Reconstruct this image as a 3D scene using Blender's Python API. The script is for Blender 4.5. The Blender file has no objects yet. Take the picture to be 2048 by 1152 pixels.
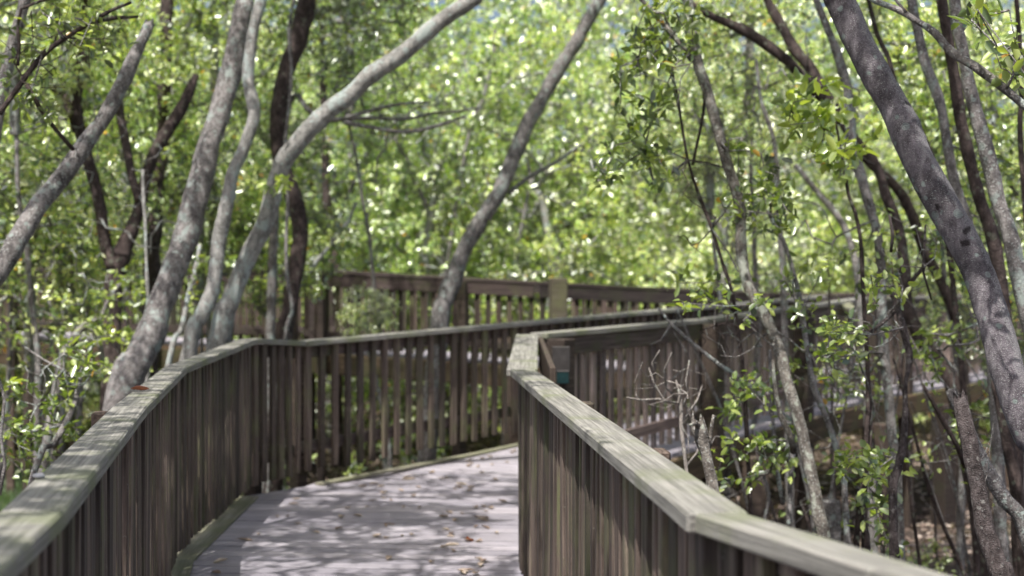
import bpy, bmesh, math, random
import numpy as np
from mathutils import Vector, Matrix, noise

random.seed(7)
rng = np.random.default_rng(11)
scene = bpy.context.scene
COL = scene.collection
R = math.radians
F = 2844.0            # focal length in pixels of the 2048 px wide photograph
EYE = 1.43            # eye height over the boardwalk
GZ = -1.25            # forest floor


def P(px, py, Y):
    return Vector(((px - 1024) / F * Y, Y, EYE - (py - 576) / F * Y))


# ------------------------------------------------------------------ objects
def tag(o, label=None, cat=None, group=None, kind=None):
    if label: o['label'] = label
    if cat: o['category'] = cat
    if group: o['group'] = group
    if kind: o['kind'] = kind
    return o


def link(name, me, mat=None, parent=None, loc=None):
    o = bpy.data.objects.new(name, me)
    COL.objects.link(o)
    if mat is not None and me is not None and len(me.materials) == 0:
        me.materials.append(mat)
    if parent is not None: o.parent = parent
    if loc is not None: o.location = loc
    return o


def empty(name, loc=(0, 0, 0)):
    o = bpy.data.objects.new(name, None)
    o.empty_display_size = 0.1
    COL.objects.link(o)
    o.location = loc
    return o


def np_mesh(name, verts, quads, smooth=True, attr=None):
    verts = np.asarray(verts, dtype=np.float32)
    quads = np.asarray(quads, dtype=np.int32)
    me = bpy.data.meshes.new(name)
    me.vertices.add(len(verts))
    me.vertices.foreach_set('co', verts.ravel())
    k = quads.shape[1]
    me.loops.add(quads.size)
    me.loops.foreach_set('vertex_index', quads.ravel())
    me.polygons.add(len(quads))
    me.polygons.foreach_set('loop_start', np.arange(0, quads.size, k, dtype=np.int32))
    me.polygons.foreach_set('loop_total', np.full(len(quads), k, dtype=np.int32))
    me.polygons.foreach_set('use_smooth', np.full(len(quads), smooth, dtype=bool))
    if attr is not None:
        a = me.attributes.new('rnd', 'FLOAT', 'POINT')
        a.data.foreach_set('value', np.asarray(attr, dtype=np.float32))
    me.update(calc_edges=True)
    me.validate()
    return me


# ---------------------------------------------------------------- materials
def newmat(name):
    m = bpy.data.materials.new(name)
    m.use_nodes = True
    nt = m.node_tree
    for n in list(nt.nodes): nt.nodes.remove(n)
    out = nt.nodes.new('ShaderNodeOutputMaterial')
    b = nt.nodes.new('ShaderNodeBsdfPrincipled')
    nt.links.new(b.outputs[0], out.inputs[0])
    return m, nt, b, out


def N(nt, t, **kw):
    n = nt.nodes.new(t)
    for k, v in kw.items():
        if k.startswith('i_'):
            key = k[2:]
            key = int(key) if key.isdigit() else key.replace('_', ' ')
            n.inputs[key].default_value = v
        else:
            setattr(n, k, v)
    return n


def L(nt, a, b): nt.links.new(a, b)


def ramp(nt, fac, stops):
    r = nt.nodes.new('ShaderNodeValToRGB')
    e = r.color_ramp.elements
    while len(e) < len(stops): e.new(0.5)
    for el, (p, c) in zip(e, stops):
        el.position = p
        el.color = (c[0], c[1], c[2], 1) if isinstance(c, (tuple, list)) else (c, c, c, 1)
    L(nt, fac, r.inputs[0])
    return r.outputs[0]


def mix(nt, fac, a, b, blend='MIX'):
    m = nt.nodes.new('ShaderNodeMix')
    m.data_type = 'RGBA'
    m.blend_type = blend
    for sock, v in ((m.inputs[0], fac), (m.inputs[6], a), (m.inputs[7], b)):
        if hasattr(v, 'links'): L(nt, v, sock)
        else: sock.default_value = v if not isinstance(v, tuple) else (v[0], v[1], v[2], 1)
    return m.outputs[2]


def coords(nt, scale, offset_rand=True, which='Object'):
    tc = N(nt, 'ShaderNodeTexCoord')
    mp = N(nt, 'ShaderNodeMapping')
    mp.inputs['Scale'].default_value = scale
    src = tc.outputs[which]
    if offset_rand:
        oi = N(nt, 'ShaderNodeObjectInfo')
        mul = N(nt, 'ShaderNodeVectorMath', operation='SCALE')
        cmb = N(nt, 'ShaderNodeCombineXYZ')
        for i in range(3): L(nt, oi.outputs['Random'], cmb.inputs[i])
        L(nt, cmb.outputs[0], mul.inputs[0]); mul.inputs['Scale'].default_value = 37.0
        add = N(nt, 'ShaderNodeVectorMath', operation='ADD')
        L(nt, src, add.inputs[0]); L(nt, mul.outputs[0], add.inputs[1])
        src = add.outputs[0]
    L(nt, src, mp.inputs['Vector'])
    return mp.outputs[0]


def noise_tex(nt, vec, scale, detail=5, rough=0.6, out='Fac'):
    n = N(nt, 'ShaderNodeTexNoise')
    n.inputs['Scale'].default_value = scale
    n.inputs['Detail'].default_value = detail
    n.inputs['Roughness'].default_value = rough
    L(nt, vec, n.inputs['Vector'])
    return n.outputs[out]


def wood_mat(name, axis, dark, mid, light, moss_col, moss_amt, lich_amt=0.5, rand=True):
    """weathered timber; grain runs along the local axis"""
    m, nt, b, out = newmat(name)
    s = {'X': (2.2, 55, 55), 'Y': (55, 2.2, 55), 'Z': (48, 48, 1.5)}[axis]
    g = noise_tex(nt, coords(nt, s, rand), 1.0, 6, 0.65)
    s2 = {'X': (3, 120, 120), 'Y': (120, 3, 120), 'Z': (120, 120, 3)}[axis]
    fine = noise_tex(nt, coords(nt, s2, rand), 1.0, 4, 0.6)
    blotch = noise_tex(nt, coords(nt, (3.1, 3.1, 3.1), rand), 1.0, 6, 0.65)
    speck = noise_tex(nt, coords(nt, (38, 38, 38), rand), 1.0, 6, 0.8)
    c = ramp(nt, g, [(0.30, dark), (0.5, mid), (0.68, light)])
    f = ramp(nt, fine, [(0.35, 0.62), (0.6, 1.12)])
    c = mix(nt, 1.0, c, f, 'MULTIPLY')
    mf = ramp(nt, blotch, [(0.62 - 0.3 * moss_amt, 0.0), (0.80 - 0.25 * moss_amt, 0.9)])
    c = mix(nt, mf, c, moss_col)
    lf = ramp(nt, speck, [(0.66 - 0.1 * lich_amt, 0.0), (0.74 - 0.1 * lich_amt, 0.75 * lich_amt + 0.1)])
    c = mix(nt, lf, c, (0.42, 0.46, 0.38))
    oi = N(nt, 'ShaderNodeObjectInfo')
    v = ramp(nt, oi.outputs['Random'], [(0.0, (0.50, 0.50, 0.53)), (0.5, (0.92, 0.90, 0.88)), (1.0, (1.38, 1.3, 1.3))])
    if rand: c = mix(nt, 1.0, c, v, 'MULTIPLY')
    L(nt, c, b.inputs['Base Color'])
    b.inputs['Roughness'].default_value = 0.72
    b.inputs['Specular IOR Level'].default_value = 0.35
    bp = N(nt, 'ShaderNodeBump')
    bp.inputs['Strength'].default_value = 0.55
    bp.inputs['Distance'].default_value = 0.006
    add = N(nt, 'ShaderNodeMath', operation='ADD')
    L(nt, g, add.inputs[0]); L(nt, speck, add.inputs[1])
    L(nt, add.outputs[0], bp.inputs['Height'])
    L(nt, bp.outputs[0], b.inputs['Normal'])
    return m


W_CAP = wood_mat('weathered_cap_wood', 'X', (0.20, 0.19, 0.18), (0.33, 0.32, 0.29), (0.47, 0.45, 0.41), (0.23, 0.25, 0.15), 0.45, 0.55, rand=False)
W_RAIL = wood_mat('rail_wood', 'X', (0.085, 0.065, 0.06), (0.175, 0.137, 0.127), (0.28, 0.225, 0.205), (0.13, 0.16, 0.07), 0.5, 0.3)
W_BAL = wood_mat('baluster_wood', 'Z', (0.055, 0.047, 0.057), (0.17, 0.148, 0.165), (0.35, 0.315, 0.345), (0.15, 0.16, 0.12), 0.22, 0.5)
W_BALF = wood_mat('ramp_baluster_wood', 'Z', (0.062, 0.048, 0.041), (0.15, 0.12, 0.10), (0.29, 0.245, 0.20), (0.16, 0.175, 0.09), 0.42, 0.4)
W_POSTP = wood_mat('mossy_post_wood', 'Z', (0.07, 0.06, 0.042), (0.135, 0.12, 0.09), (0.23, 0.21, 0.16), (0.17, 0.18, 0.09), 0.35, 0.35)
W_POST = wood_mat('post_wood', 'Z', (0.05, 0.038, 0.032), (0.105, 0.08, 0.066), (0.18, 0.145, 0.12), (0.10, 0.11, 0.06), 0.3, 0.3)
W_BALC = wood_mat('sun_toned_brown_baluster_wood', 'Z', (0.17, 0.135, 0.115), (0.40, 0.33, 0.29), (0.62, 0.54, 0.49), (0.20, 0.20, 0.12), 0.3, 0.4)  # brown balusters made paler: sunlight on the ramp railing put into the colour
W_DECK = wood_mat('deck_wood', 'X', (0.22, 0.195, 0.22), (0.37, 0.335, 0.365), (0.50, 0.455, 0.475), (0.26, 0.26, 0.20), 0.1, 0.25)
W_SHADE = wood_mat('shade_toned_wood', 'X', (0.034, 0.027, 0.025), (0.072, 0.056, 0.052), (0.125, 0.10, 0.094), (0.09, 0.10, 0.05), 0.4, 0.2)  # darkened rail wood: shade on the upper and rear railings painted in
W_SHADEZ = wood_mat('shade_toned_baluster_wood', 'Z', (0.05, 0.036, 0.032), (0.11, 0.082, 0.07), (0.19, 0.15, 0.125), (0.10, 0.12, 0.05), 0.5, 0.2)  # darkened baluster wood, the same painted shade
W_BEAM = wood_mat('beam_wood', 'X', (0.06, 0.042, 0.028), (0.15, 0.105, 0.065), (0.25, 0.18, 0.11), (0.13, 0.14, 0.06), 0.5, 0.3)
W_KERB = wood_mat('mossy_edge_wood', 'X', (0.17, 0.165, 0.13), (0.33, 0.325, 0.25), (0.50, 0.48, 0.40), (0.25, 0.27, 0.15), 0.6, 0.5)


def N_out(nt, vec, sc):
    return noise_tex(nt, vec, sc, 3, 0.6, 'Color')


def bark_mat(name, dark, mid, light, lich_col, lich, speck_amt=0.3, scale=1.0, bump=0.8, fine=150, aspect=False):
    m, nt, b, out = newmat(name)
    v = coords(nt, (1, 1, 0.55), True)
    vs = coords(nt, (1, 1, 1), True)
    n1 = noise_tex(nt, v, 38 * scale, 8, 0.7)
    n2 = noise_tex(nt, vs, 7 * scale, 6, 0.65)
    n3 = noise_tex(nt, vs, fine * scale, 3, 0.6)
    c = ramp(nt, n1, [(0.36, dark), (0.52, mid), (0.66, light)])
    big = ramp(nt, n2, [(0.32, 0.5), (0.68, 1.3)])
    c = mix(nt, 1.0, c, big, 'MULTIPLY')
    n4 = noise_tex(nt, coords(nt, (1, 1, 0.8), True), 11 * scale, 7, 0.72)
    lf = ramp(nt, n4, [(0.64 - 0.22 * lich, 0.0), (0.69 - 0.22 * lich, 0.85)])
    c = mix(nt, lf, c, lich_col)
    sf = ramp(nt, n3, [(0.66 - 0.12 * speck_amt, 0.0), (0.70 - 0.12 * speck_amt, 0.95 * min(1, speck_amt * 2))])
    c = mix(nt, sf, c, (0.62, 0.64, 0.62))
    # round lichen discs
    vo = N(nt, 'ShaderNodeTexVoronoi', feature='F1')
    vo.inputs['Scale'].default_value = 13 * scale
    L(nt, vs, vo.inputs['Vector'])
    disc = ramp(nt, vo.outputs['Distance'], [(0.10, 1.0), (0.17, 0.5), (0.20, 0.95), (0.235, 0.0)])
    sel = N(nt, 'ShaderNodeSeparateColor'); L(nt, vo.outputs['Color'], sel.inputs[0])
    gate = ramp(nt, sel.outputs[0], [(0.72, 0.0), (0.74, 0.8)])
    dm = N(nt, 'ShaderNodeMath', operation='MULTIPLY'); L(nt, disc, dm.inputs[0]); L(nt, gate, dm.inputs[1])
    c = mix(nt, dm.outputs[0], c, lich_col)
    vo2 = N(nt, 'ShaderNodeTexVoronoi', feature='F1')
    vo2.inputs['Scale'].default_value = 34 * scale
    wv = mix(nt, 0.03, vs, N_out(nt, vs, 20 * scale))
    L(nt, wv, vo2.inputs['Vector'])
    d2 = ramp(nt, vo2.outputs['Distance'], [(0.22, 1.0), (0.34, 0.0)])
    s2_ = N(nt, 'ShaderNodeSeparateColor'); L(nt, vo2.outputs['Color'], s2_.inputs[0])
    g2 = ramp(nt, s2_.outputs[1], [(0.80 - 0.3 * lich, 0.0), (0.82 - 0.3 * lich, 0.85)])
    dm2 = N(nt, 'ShaderNodeMath', operation='MULTIPLY'); L(nt, d2, dm2.inputs[0]); L(nt, g2, dm2.inputs[1])
    c = mix(nt, dm2.outputs[0], c, lich_col)
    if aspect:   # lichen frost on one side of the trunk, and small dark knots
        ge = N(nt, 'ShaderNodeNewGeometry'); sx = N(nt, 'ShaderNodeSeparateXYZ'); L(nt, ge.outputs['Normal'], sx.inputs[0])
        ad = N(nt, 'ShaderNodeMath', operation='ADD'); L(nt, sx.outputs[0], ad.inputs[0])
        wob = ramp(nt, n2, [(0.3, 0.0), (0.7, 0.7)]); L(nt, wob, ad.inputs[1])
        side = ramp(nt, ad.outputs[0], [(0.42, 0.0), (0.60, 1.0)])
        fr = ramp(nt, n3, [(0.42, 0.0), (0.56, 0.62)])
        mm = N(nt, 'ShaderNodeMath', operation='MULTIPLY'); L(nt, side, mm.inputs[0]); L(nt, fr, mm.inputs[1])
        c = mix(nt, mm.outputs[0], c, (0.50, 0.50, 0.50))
        vk = N(nt, 'ShaderNodeTexVoronoi', feature='F1'); vk.inputs['Scale'].default_value = 8.5
        L(nt, mix(nt, 0.05, vs, N_out(nt, vs, 30)), vk.inputs['Vector'])
        kd = ramp(nt, vk.outputs['Distance'], [(0.07, 0.9), (0.15, 0.0)])
        c = mix(nt, kd, c, (0.03, 0.022, 0.024))
    L(nt, c, b.inputs['Base Color'])
    b.inputs['Roughness'].default_value = 0.8
    b.inputs['Specular IOR Level'].default_value = 0.25
    h = N(nt, 'ShaderNodeMath', operation='ADD'); L(nt, n1, h.inputs[0]); L(nt, n3, h.inputs[1])
    bp = N(nt, 'ShaderNodeBump')
    bp.inputs['Strength'].default_value = bump
    bp.inputs['Distance'].default_value = 0.014
    L(nt, h.outputs[0], bp.inputs['Height'])
    L(nt, bp.outputs[0], b.inputs['Normal'])
    return m


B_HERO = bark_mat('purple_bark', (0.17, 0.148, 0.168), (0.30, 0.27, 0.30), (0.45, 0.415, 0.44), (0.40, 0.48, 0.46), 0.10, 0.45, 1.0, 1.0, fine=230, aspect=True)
B_PALE = bark_mat('pale_lichen_bark', (0.20, 0.195, 0.19), (0.40, 0.39, 0.37), (0.60, 0.585, 0.56), (0.48, 0.56, 0.54), 0.55, 0.6, 0.8, 0.8)
B_GREY = bark_mat('grey_brown_bark', (0.115, 0.105, 0.103), (0.28, 0.257, 0.252), (0.48, 0.45, 0.44), (0.42, 0.49, 0.46), 0.36, 0.55, 0.8, 0.8)
B_MOTT = bark_mat('mottled_bark', (0.10, 0.085, 0.075), (0.26, 0.235, 0.21), (0.46, 0.43, 0.38), (0.46, 0.49, 0.42), 0.42, 0.45, 0.8, 0.9)
B_DARK = bark_mat('dark_bark', (0.045, 0.033, 0.032), (0.095, 0.072, 0.068), (0.17, 0.13, 0.12), (0.20, 0.22, 0.17), 0.08, 0.1, 0.8, 0.8)
B_DEAD = bark_mat('dead_scaly_bark', (0.07, 0.055, 0.055), (0.17, 0.14, 0.138), (0.29, 0.25, 0.25), (0.40, 0.38, 0.36), 0.10, 0.25, 1.3, 1.4)
B_BONE = bark_mat('bleached_dead_wood', (0.24, 0.21, 0.19), (0.42, 0.38, 0.35), (0.60, 0.56, 0.52), (0.50, 0.52, 0.46), 0.2, 0.2, 1.2, 0.8)


def leaf_mat(name, stops, trans=0.5, rough=0.36, gloss=0.12, vary=False):
    m, nt, b, out = newmat(name)
    at = N(nt, 'ShaderNodeAttribute', attribute_name='rnd')
    c = ramp(nt, at.outputs['Fac'], stops)
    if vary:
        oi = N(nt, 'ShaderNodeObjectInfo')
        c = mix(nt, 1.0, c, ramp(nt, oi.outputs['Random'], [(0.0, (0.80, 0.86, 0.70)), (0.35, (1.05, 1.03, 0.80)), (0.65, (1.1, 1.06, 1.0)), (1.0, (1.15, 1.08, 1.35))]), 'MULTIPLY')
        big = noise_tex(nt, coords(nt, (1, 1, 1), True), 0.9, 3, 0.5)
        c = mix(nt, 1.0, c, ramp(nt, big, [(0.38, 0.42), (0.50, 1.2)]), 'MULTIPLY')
    L(nt, c, b.inputs['Base Color'])
    b.inputs['Roughness'].default_value = rough
    b.inputs['Specular IOR Level'].default_value = 0.62
    tr = N(nt, 'ShaderNodeBsdfTranslucent')
    tc = mix(nt, 1.0, c, (1.4, 1.5, 0.5), 'MULTIPLY')
    L(nt, tc, tr.inputs[0])
    mx = N(nt, 'ShaderNodeMixShader'); mx.inputs[0].default_value = trans
    L(nt, b.outputs[0], mx.inputs[1]); L(nt, tr.outputs[0], mx.inputs[2])
    gl = N(nt, 'ShaderNodeBsdfGlossy'); gl.inputs['Roughness'].default_value = rough; gl.inputs['Color'].default_value = (.95, 1, .97, 1)
    m2 = N(nt, 'ShaderNodeMixShader'); m2.inputs[0].default_value = gloss
    L(nt, mx.outputs[0], m2.inputs[1]); L(nt, gl.outputs[0], m2.inputs[2])
    L(nt, m2.outputs[0], out.inputs[0])
    return m


LEAF = leaf_mat('glossy_leaf', [(0.0, (0.05, 0.085, 0.035)), (0.3, (0.15, 0.23, 0.055)), (0.65, (0.38, 0.50, 0.11)), (0.93, (0.68, 0.78, 0.20)), (0.985, (0.80, 0.45, 0.05))], 0.38, 0.36, 0.13)
LEAF_FAR = leaf_mat('highlight_toned_leaf', [(0.0, (0.02, 0.045, 0.018)), (0.26, (0.08, 0.155, 0.045)), (0.42, (0.36, 0.54, 0.15)), (0.66, (0.80, 0.93, 0.42)), (0.93, (0.92, 0.97, 0.60)), (0.985, (0.95, 0.50, 0.04))], 0.34, 0.38, 0.24, vary=True)  # green leaf tones; the near-white stops paint glossy highlights into the colour
LEAF_HAZE = leaf_mat('pale_distant_leaf', [(0.0, (0.30, 0.38, 0.22)), (0.4, (0.62, 0.72, 0.44)), (0.7, (0.90, 0.93, 0.78)), (1.0, (0.95, 0.92, 0.90))], 0.28, 0.5, 0.12)  # near-white tones put the bright haze between far crowns into the leaf colour
DRY = leaf_mat('dry_leaf', [(0.0, (0.10, 0.065, 0.05)), (0.5, (0.28, 0.20, 0.16)), (0.85, (0.52, 0.42, 0.36)), (1.0, (0.68, 0.58, 0.50))], 0.12, 0.6, 0.02)
REDLEAF = leaf_mat('red_dry_leaf', [(0.0, (0.17, 0.045, 0.02)), (1.0, (0.38, 0.12, 0.06))], 0.15, 0.55, 0.02)
GRASSM = leaf_mat('bright_grass', [(0.0, (0.06, 0.12, 0.03)), (1.0, (0.16, 0.30, 0.06))], 0.45, 0.5)


# ------------------------------------------------------------------- ground
def ground_z(x, y):
    return GZ + 0.10 * noise.noise(Vector((x * 0.35, y * 0.35, 1.7))) + 0.04 * noise.noise(Vector((x * 1.6, y * 1.6, 5.1)))


def build_ground():
    xs = np.concatenate([np.array([-900, -300, -90, -45]), np.linspace(-28, 28, 141), np.array([45, 90, 300, 900])])
    ys = np.concatenate([np.array([-300, -60, -20]), np.linspace(-6, 46, 131), np.array([60, 120, 400, 1200])])
    V = []
    for y in ys:
        for x in xs:
            V.append((x, y, ground_z(x, y)))
    nx = len(xs)
    Q = []
    for j in range(len(ys) - 1):
        for i in range(nx - 1):
            a = j * nx + i
            Q.append((a, a + 1, a + nx + 1, a + nx))
    me = np_mesh('ground', V, Q)
    m, nt, b, out = newmat('forest_floor')
    v = coords(nt, (1, 1, 1), False)
    n1 = noise_tex(nt, v, 9, 8, 0.75)
    n2 = noise_tex(nt, v, 0.8, 5, 0.6)
    c = ramp(nt, n1, [(0.36, (0.02, 0.014, 0.01)), (0.54, (0.065, 0.046, 0.035)), (0.68, (0.20, 0.155, 0.125))])
    g = ramp(nt, n2, [(0.55, 0.0), (0.7, 0.5)])
    c = mix(nt, g, c, (0.09, 0.11, 0.04))
    L(nt, c, b.inputs['Base Color'])
    b.inputs['Roughness'].default_value = 0.9
    bp = N(nt, 'ShaderNodeBump'); bp.inputs['Strength'].default_value = 1; bp.inputs['Distance'].default_value = 0.03
    L(nt, n1, bp.inputs['Height']); L(nt, bp.outputs[0], b.inputs['Normal'])
    tag(link('ground', me, m), 'brown forest floor of soil and litter', kind='structure')


build_ground()

# ------------------------------------------------------------------ leaves
LEAF2D = np.array([(0, 0), (0.26, -0.40), (0.68, -0.42), (1, 0), (0.68, 0.42), (0.26, 0.40)], dtype=float)


def leaf_arrays(pos, dirs, up, length, width, fold=0.22, curl=0.12):
    """pos/dirs/up: (n,3); returns verts and quads of n folded oval leaves"""
    n = len(pos)
    d = dirs / (np.linalg.norm(dirs, axis=1, keepdims=True) + 1e-9)
    s = np.cross(up, d); s /= (np.linalg.norm(s, axis=1, keepdims=True) + 1e-9)
    u = np.cross(d, s)
    length = np.broadcast_to(np.asarray(length, float), (n,)); width = np.broadcast_to(np.asarray(width, float), (n,))
    V = np.zeros((n, 6, 3))
    for k in range(6):
        a, w = LEAF2D[k]
        z = abs(w) * fold * 1.0 - curl * a * a
        V[:, k] = pos + d * (a * length)[:, None] + s * (w * width)[:, None] + u * (z * width * 2)[:, None]
    base = (np.arange(n) * 6)[:, None]
    q = np.concatenate([base + np.array([[0, 1, 2, 3]]), base + np.array([[0, 3, 4, 5]])], axis=1).reshape(-1, 4)
    return V.reshape(-1, 3), q


def leaf_mesh(name, pos, dirs, up, length, width, rnd, **kw):
    V, q = leaf_arrays(pos, dirs, up, length, width, **kw)
    return np_mesh(name, V, q, True, np.repeat(rnd, 6))


# --------------------------------------------------------------- tube meshes
def catmull(pts, rad, step):
    pts = [np.array(p, float) for p in pts]
    n = len(pts)
    P0 = [2 * pts[0] - pts[1]] + pts + [2 * pts[-1] - pts[-2]]
    out, ro = [], []
    for i in range(n - 1):
        a, b, c, d = P0[i], P0[i + 1], P0[i + 2], P0[i + 3]
        k = max(1, int(np.linalg.norm(c - b) / step))
        for t in np.linspace(0, 1, k, endpoint=False):
            out.append(0.5 * ((2 * b) + (-a + c) * t + (2 * a - 5 * b + 4 * c - d) * t * t + (-a + 3 * b - 3 * c + d) * t ** 3))
            ro.append(rad[i] * (1 - t) + rad[i + 1] * t)
    out.append(pts[-1]); ro.append(rad[-1])
    return np.array(out), np.array(ro)


def tube(pts, rad, step=0.08, sides=12, rough=0.08, nfreq=9.0, wob=0.0, jag=0.0, knots=()):
    pts, rad = catmull(pts, rad, step)
    n = len(pts)
    if wob:
        ph = rng.uniform(0, 6.28, 6)
        s = np.arange(n) * step
        for ax in (0, 1):
            pts[:, ax] += wob * (np.sin(s * 3.1 + ph[ax]) + 0.6 * np.sin(s * 7.3 + ph[ax + 2]))
    T = np.gradient(pts, axis=0)
    T /= (np.linalg.norm(T, axis=1, keepdims=True) + 1e-9)
    u = np.cross(T[0], (0.3, 0.9, 0.1)); u /= np.linalg.norm(u)
    V = []
    off = rng.uniform(0, 50)
    for i in range(n):
        u = u - T[i] * np.dot(u, T[i]); u /= np.linalg.norm(u)
        v = np.cross(T[i], u)
        for k in range(sides):
            a = 2 * math.pi * k / sides
            d = u * math.cos(a) + v * math.sin(a)
            r = rad[i]
            if rough:
                q = pts[i] + d * r
                r *= 1 + rough * 1.6 * noise.noise(Vector((q[0] * nfreq + off, q[1] * nfreq, q[2] * nfreq * 0.6)))
                r *= 1 + rough * 0.8 * noise.noise(Vector((q[0] * nfreq * 4 + off, q[1] * nfreq * 4, q[2] * nfreq * 2.5)))
            for (ki, ka, kr, kh) in knots:
                ds = abs(i - ki * (n - 1)) * step
                da = abs((a - ka + math.pi) % (2 * math.pi) - math.pi) * rad[i]
                dd = math.hypot(ds, da) / kr
                if dd < 2: r += kh * math.exp(-dd * dd * 2.2)
            p = pts[i] + d * r
            if jag and i >= n - 3:
                p = p + T[i] * jag * (i - n + 4) / 3 * noise.noise(Vector((a * 2.3, off, 3)))
            V.append(p)
    Q = []
    for i in range(n - 1):
        for k in range(sides):
            k2 = (k + 1) % sides
            Q.append((i * sides + k, i * sides + k2, (i + 1) * sides + k2, (i + 1) * sides + k))
    # close both ends with a fan of degenerate-free quads around a centre
    for e, i in ((0, 0), (1, n - 1)):
        c = len(V); V.append(pts[i] + T[i] * (0.0 if not e else (-0.3 * rad[i] if jag else 0.3 * rad[i])))
        for k in range(0, sides, 2):
            a, b_, d_ = i * sides + k, i * sides + (k + 1) % sides, i * sides + (k + 2) % sides
            Q.append((c, d_, b_, a) if e == 0 else (c, a, b_, d_))
    return np.array(V), np.array(Q)


def merge(parts):
    V, Q, o = [], [], 0
    for v, q in parts:
        V.append(v); Q.append(q + o); o += len(v)
    return np.concatenate(V), np.concatenate(Q)


def twig_tubes(segs, sides=4):
    """straight thin segments (a, b, ra, rb) joined into arrays; vectorised"""
    A = np.array([s[0] for s in segs]); B = np.array([s[1] for s in segs])
    ra = np.array([s[2] for s in segs]); rb = np.array([s[3] for s in segs])
    T = B - A; T /= (np.linalg.norm(T, axis=1, keepdims=True) + 1e-9)
    u = np.cross(T, np.array([0.31, 0.2, 0.93])); u /= (np.linalg.norm(u, axis=1, keepdims=True) + 1e-9)
    v = np.cross(T, u)
    n = len(A)
    V = np.zeros((n, 2 * sides, 3))
    for k in range(sides):
        a = 2 * math.pi * k / sides
        d = u * math.cos(a) + v * math.sin(a)
        V[:, k] = A + d * ra[:, None]
        V[:, sides + k] = B + d * rb[:, None]
    base = (np.arange(n) * 2 * sides)
    Q = []
    for k in range(sides):
        k2 = (k + 1) % sides
        Q.append(np.stack([base + k, base + k2, base + sides + k2, base + sides + k], axis=1))
    return V.reshape(-1, 3), np.concatenate(Q)


def crown(attach, tips, lpt=9, llen=0.06, lwid=0.033, rtip=0.0025, seg=0.22, spread=0.10, bright=0.0, crook=0.35, chain=False):
    """branch skeleton that joins every tip to the nearest point already grown, and the leaves on its ends"""
    nodes = [np.array(a, float) for a in attach]
    parent = [-1] + [i if chain else -1 for i in range(len(nodes) - 1)]
    NA = np.array(nodes)
    root = NA[0]
    tips = np.asarray(tips)
    order = np.argsort(np.min(np.linalg.norm(tips[:, None] - NA[None], axis=2), axis=1))
    ends = []
    buf = np.zeros((len(nodes) + len(tips) * 14, 3)); buf[:len(nodes)] = NA
    cnt = len(nodes)
    for ti in order:
        t = tips[ti]
        d = np.linalg.norm(buf[:cnt] - t, axis=1)
        j = int(np.argmin(d)); dist = d[j]
        k = max(1, min(13, int(dist / seg)))
        a = buf[j].copy(); prev = j
        for s in range(1, k + 1):
            q = a + (t - a) * s / k
            if s < k: q = q + rng.normal(0, crook * seg * 0.35, 3)
            buf[cnt] = q; parent.append(prev); prev = cnt; cnt += 1
        ends.append(prev)
    weight = np.zeros(cnt)
    for e in ends: weight[e] += 1
    for i in range(cnt - 1, -1, -1):
        if parent[i] >= 0: weight[parent[i]] += weight[i]
    rad = rtip * np.maximum(1, weight) ** 0.42
    segs = [(buf[parent[i]], buf[i], min(rad[parent[i]], rad[i] * 1.35), rad[i]) for i in range(cnt) if parent[i] >= 0]
    bv, bq = twig_tubes(segs, 5)
    E = buf[np.array(ends)]
    PE = buf[np.array([parent[e] if parent[e] >= 0 else e for e in ends])]
    D = E - PE; D /= (np.linalg.norm(D, axis=1, keepdims=True) + 1e-9)
    n = len(E) * lpt
    Er = np.repeat(E, lpt, 0); Dr = np.repeat(D, lpt, 0)
    t = rng.uniform(-1, 0.25, n)[:, None]
    pos = Er + Dr * t * spread * 1.6 + rng.normal(0, spread * 0.28, (n, 3))
    rdir = rng.normal(0, 1, (n, 3))
    dirs = Dr * 0.7 + rdir * 0.75; dirs[:, 2] += 0.1
    up = rng.normal(0, 0.75, (n, 3)); up[:, 2] += 1.0
    ln = llen * rng.uniform(0.6, 1.25, n)
    wd = lwid * rng.uniform(0.7, 1.2, n)
    clump = np.repeat(rng.normal(0, 0.13, len(E)), lpt)
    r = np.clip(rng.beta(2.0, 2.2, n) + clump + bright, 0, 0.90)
    old = rng.uniform(0, 1, n) < 0.006
    r[old] = 1.0
    return (bv, bq), (pos, dirs, up, ln, wd, r)


def ellipsoid_tips(n, c, r, shell=0.35, lump=0.0, seed=0):
    out = []
    rr = np.random.default_rng(seed + 100)
    while len(out) < n:
        p = rr.uniform(-1, 1, 3)
        d = np.linalg.norm(p)
        if d > 1 or d < rr.uniform(0, shell): continue
        q = np.array(c) + p * np.array(r)
        if lump and noise.noise(Vector(q * lump) + Vector((seed * 7.1, 0, 0))) < rr.uniform(-0.32, 0.12): continue
        out.append(q)
    return np.array(out)


# --------------------------------------------------------- shared crown kinds
def proto(seed, n, c, r, lpt, ll, lw, mat_leaf, lump=0.9, attach=((0, 0, 0),), bright=0.0, rtip=0.0042):
    tips = ellipsoid_tips(n, c, r, 0.35, lump, seed)
    (bv, bq), lf = crown(attach, tips, lpt, ll, lw, rtip, bright=bright, chain=True)
    bm_ = np_mesh('twigs', bv, bq)
    bm_.materials.append(B_PALE if mat_leaf is LEAF_FAR else B_GREY)
    lm = leaf_mesh('leaves', *lf[:3], lf[3], lf[4], lf[5])
    lm.materials.append(mat_leaf)
    return bm_, lm


# overhead crowns (attach point at origin, foliage above), 3 kinds
OVER = [proto(s, 480, (0, 0, 0.9), (1.35, 1.35, 0.95), 10, 0.066, 0.036, LEAF, 1.3) for s in (1, 2, 3)]
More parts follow.
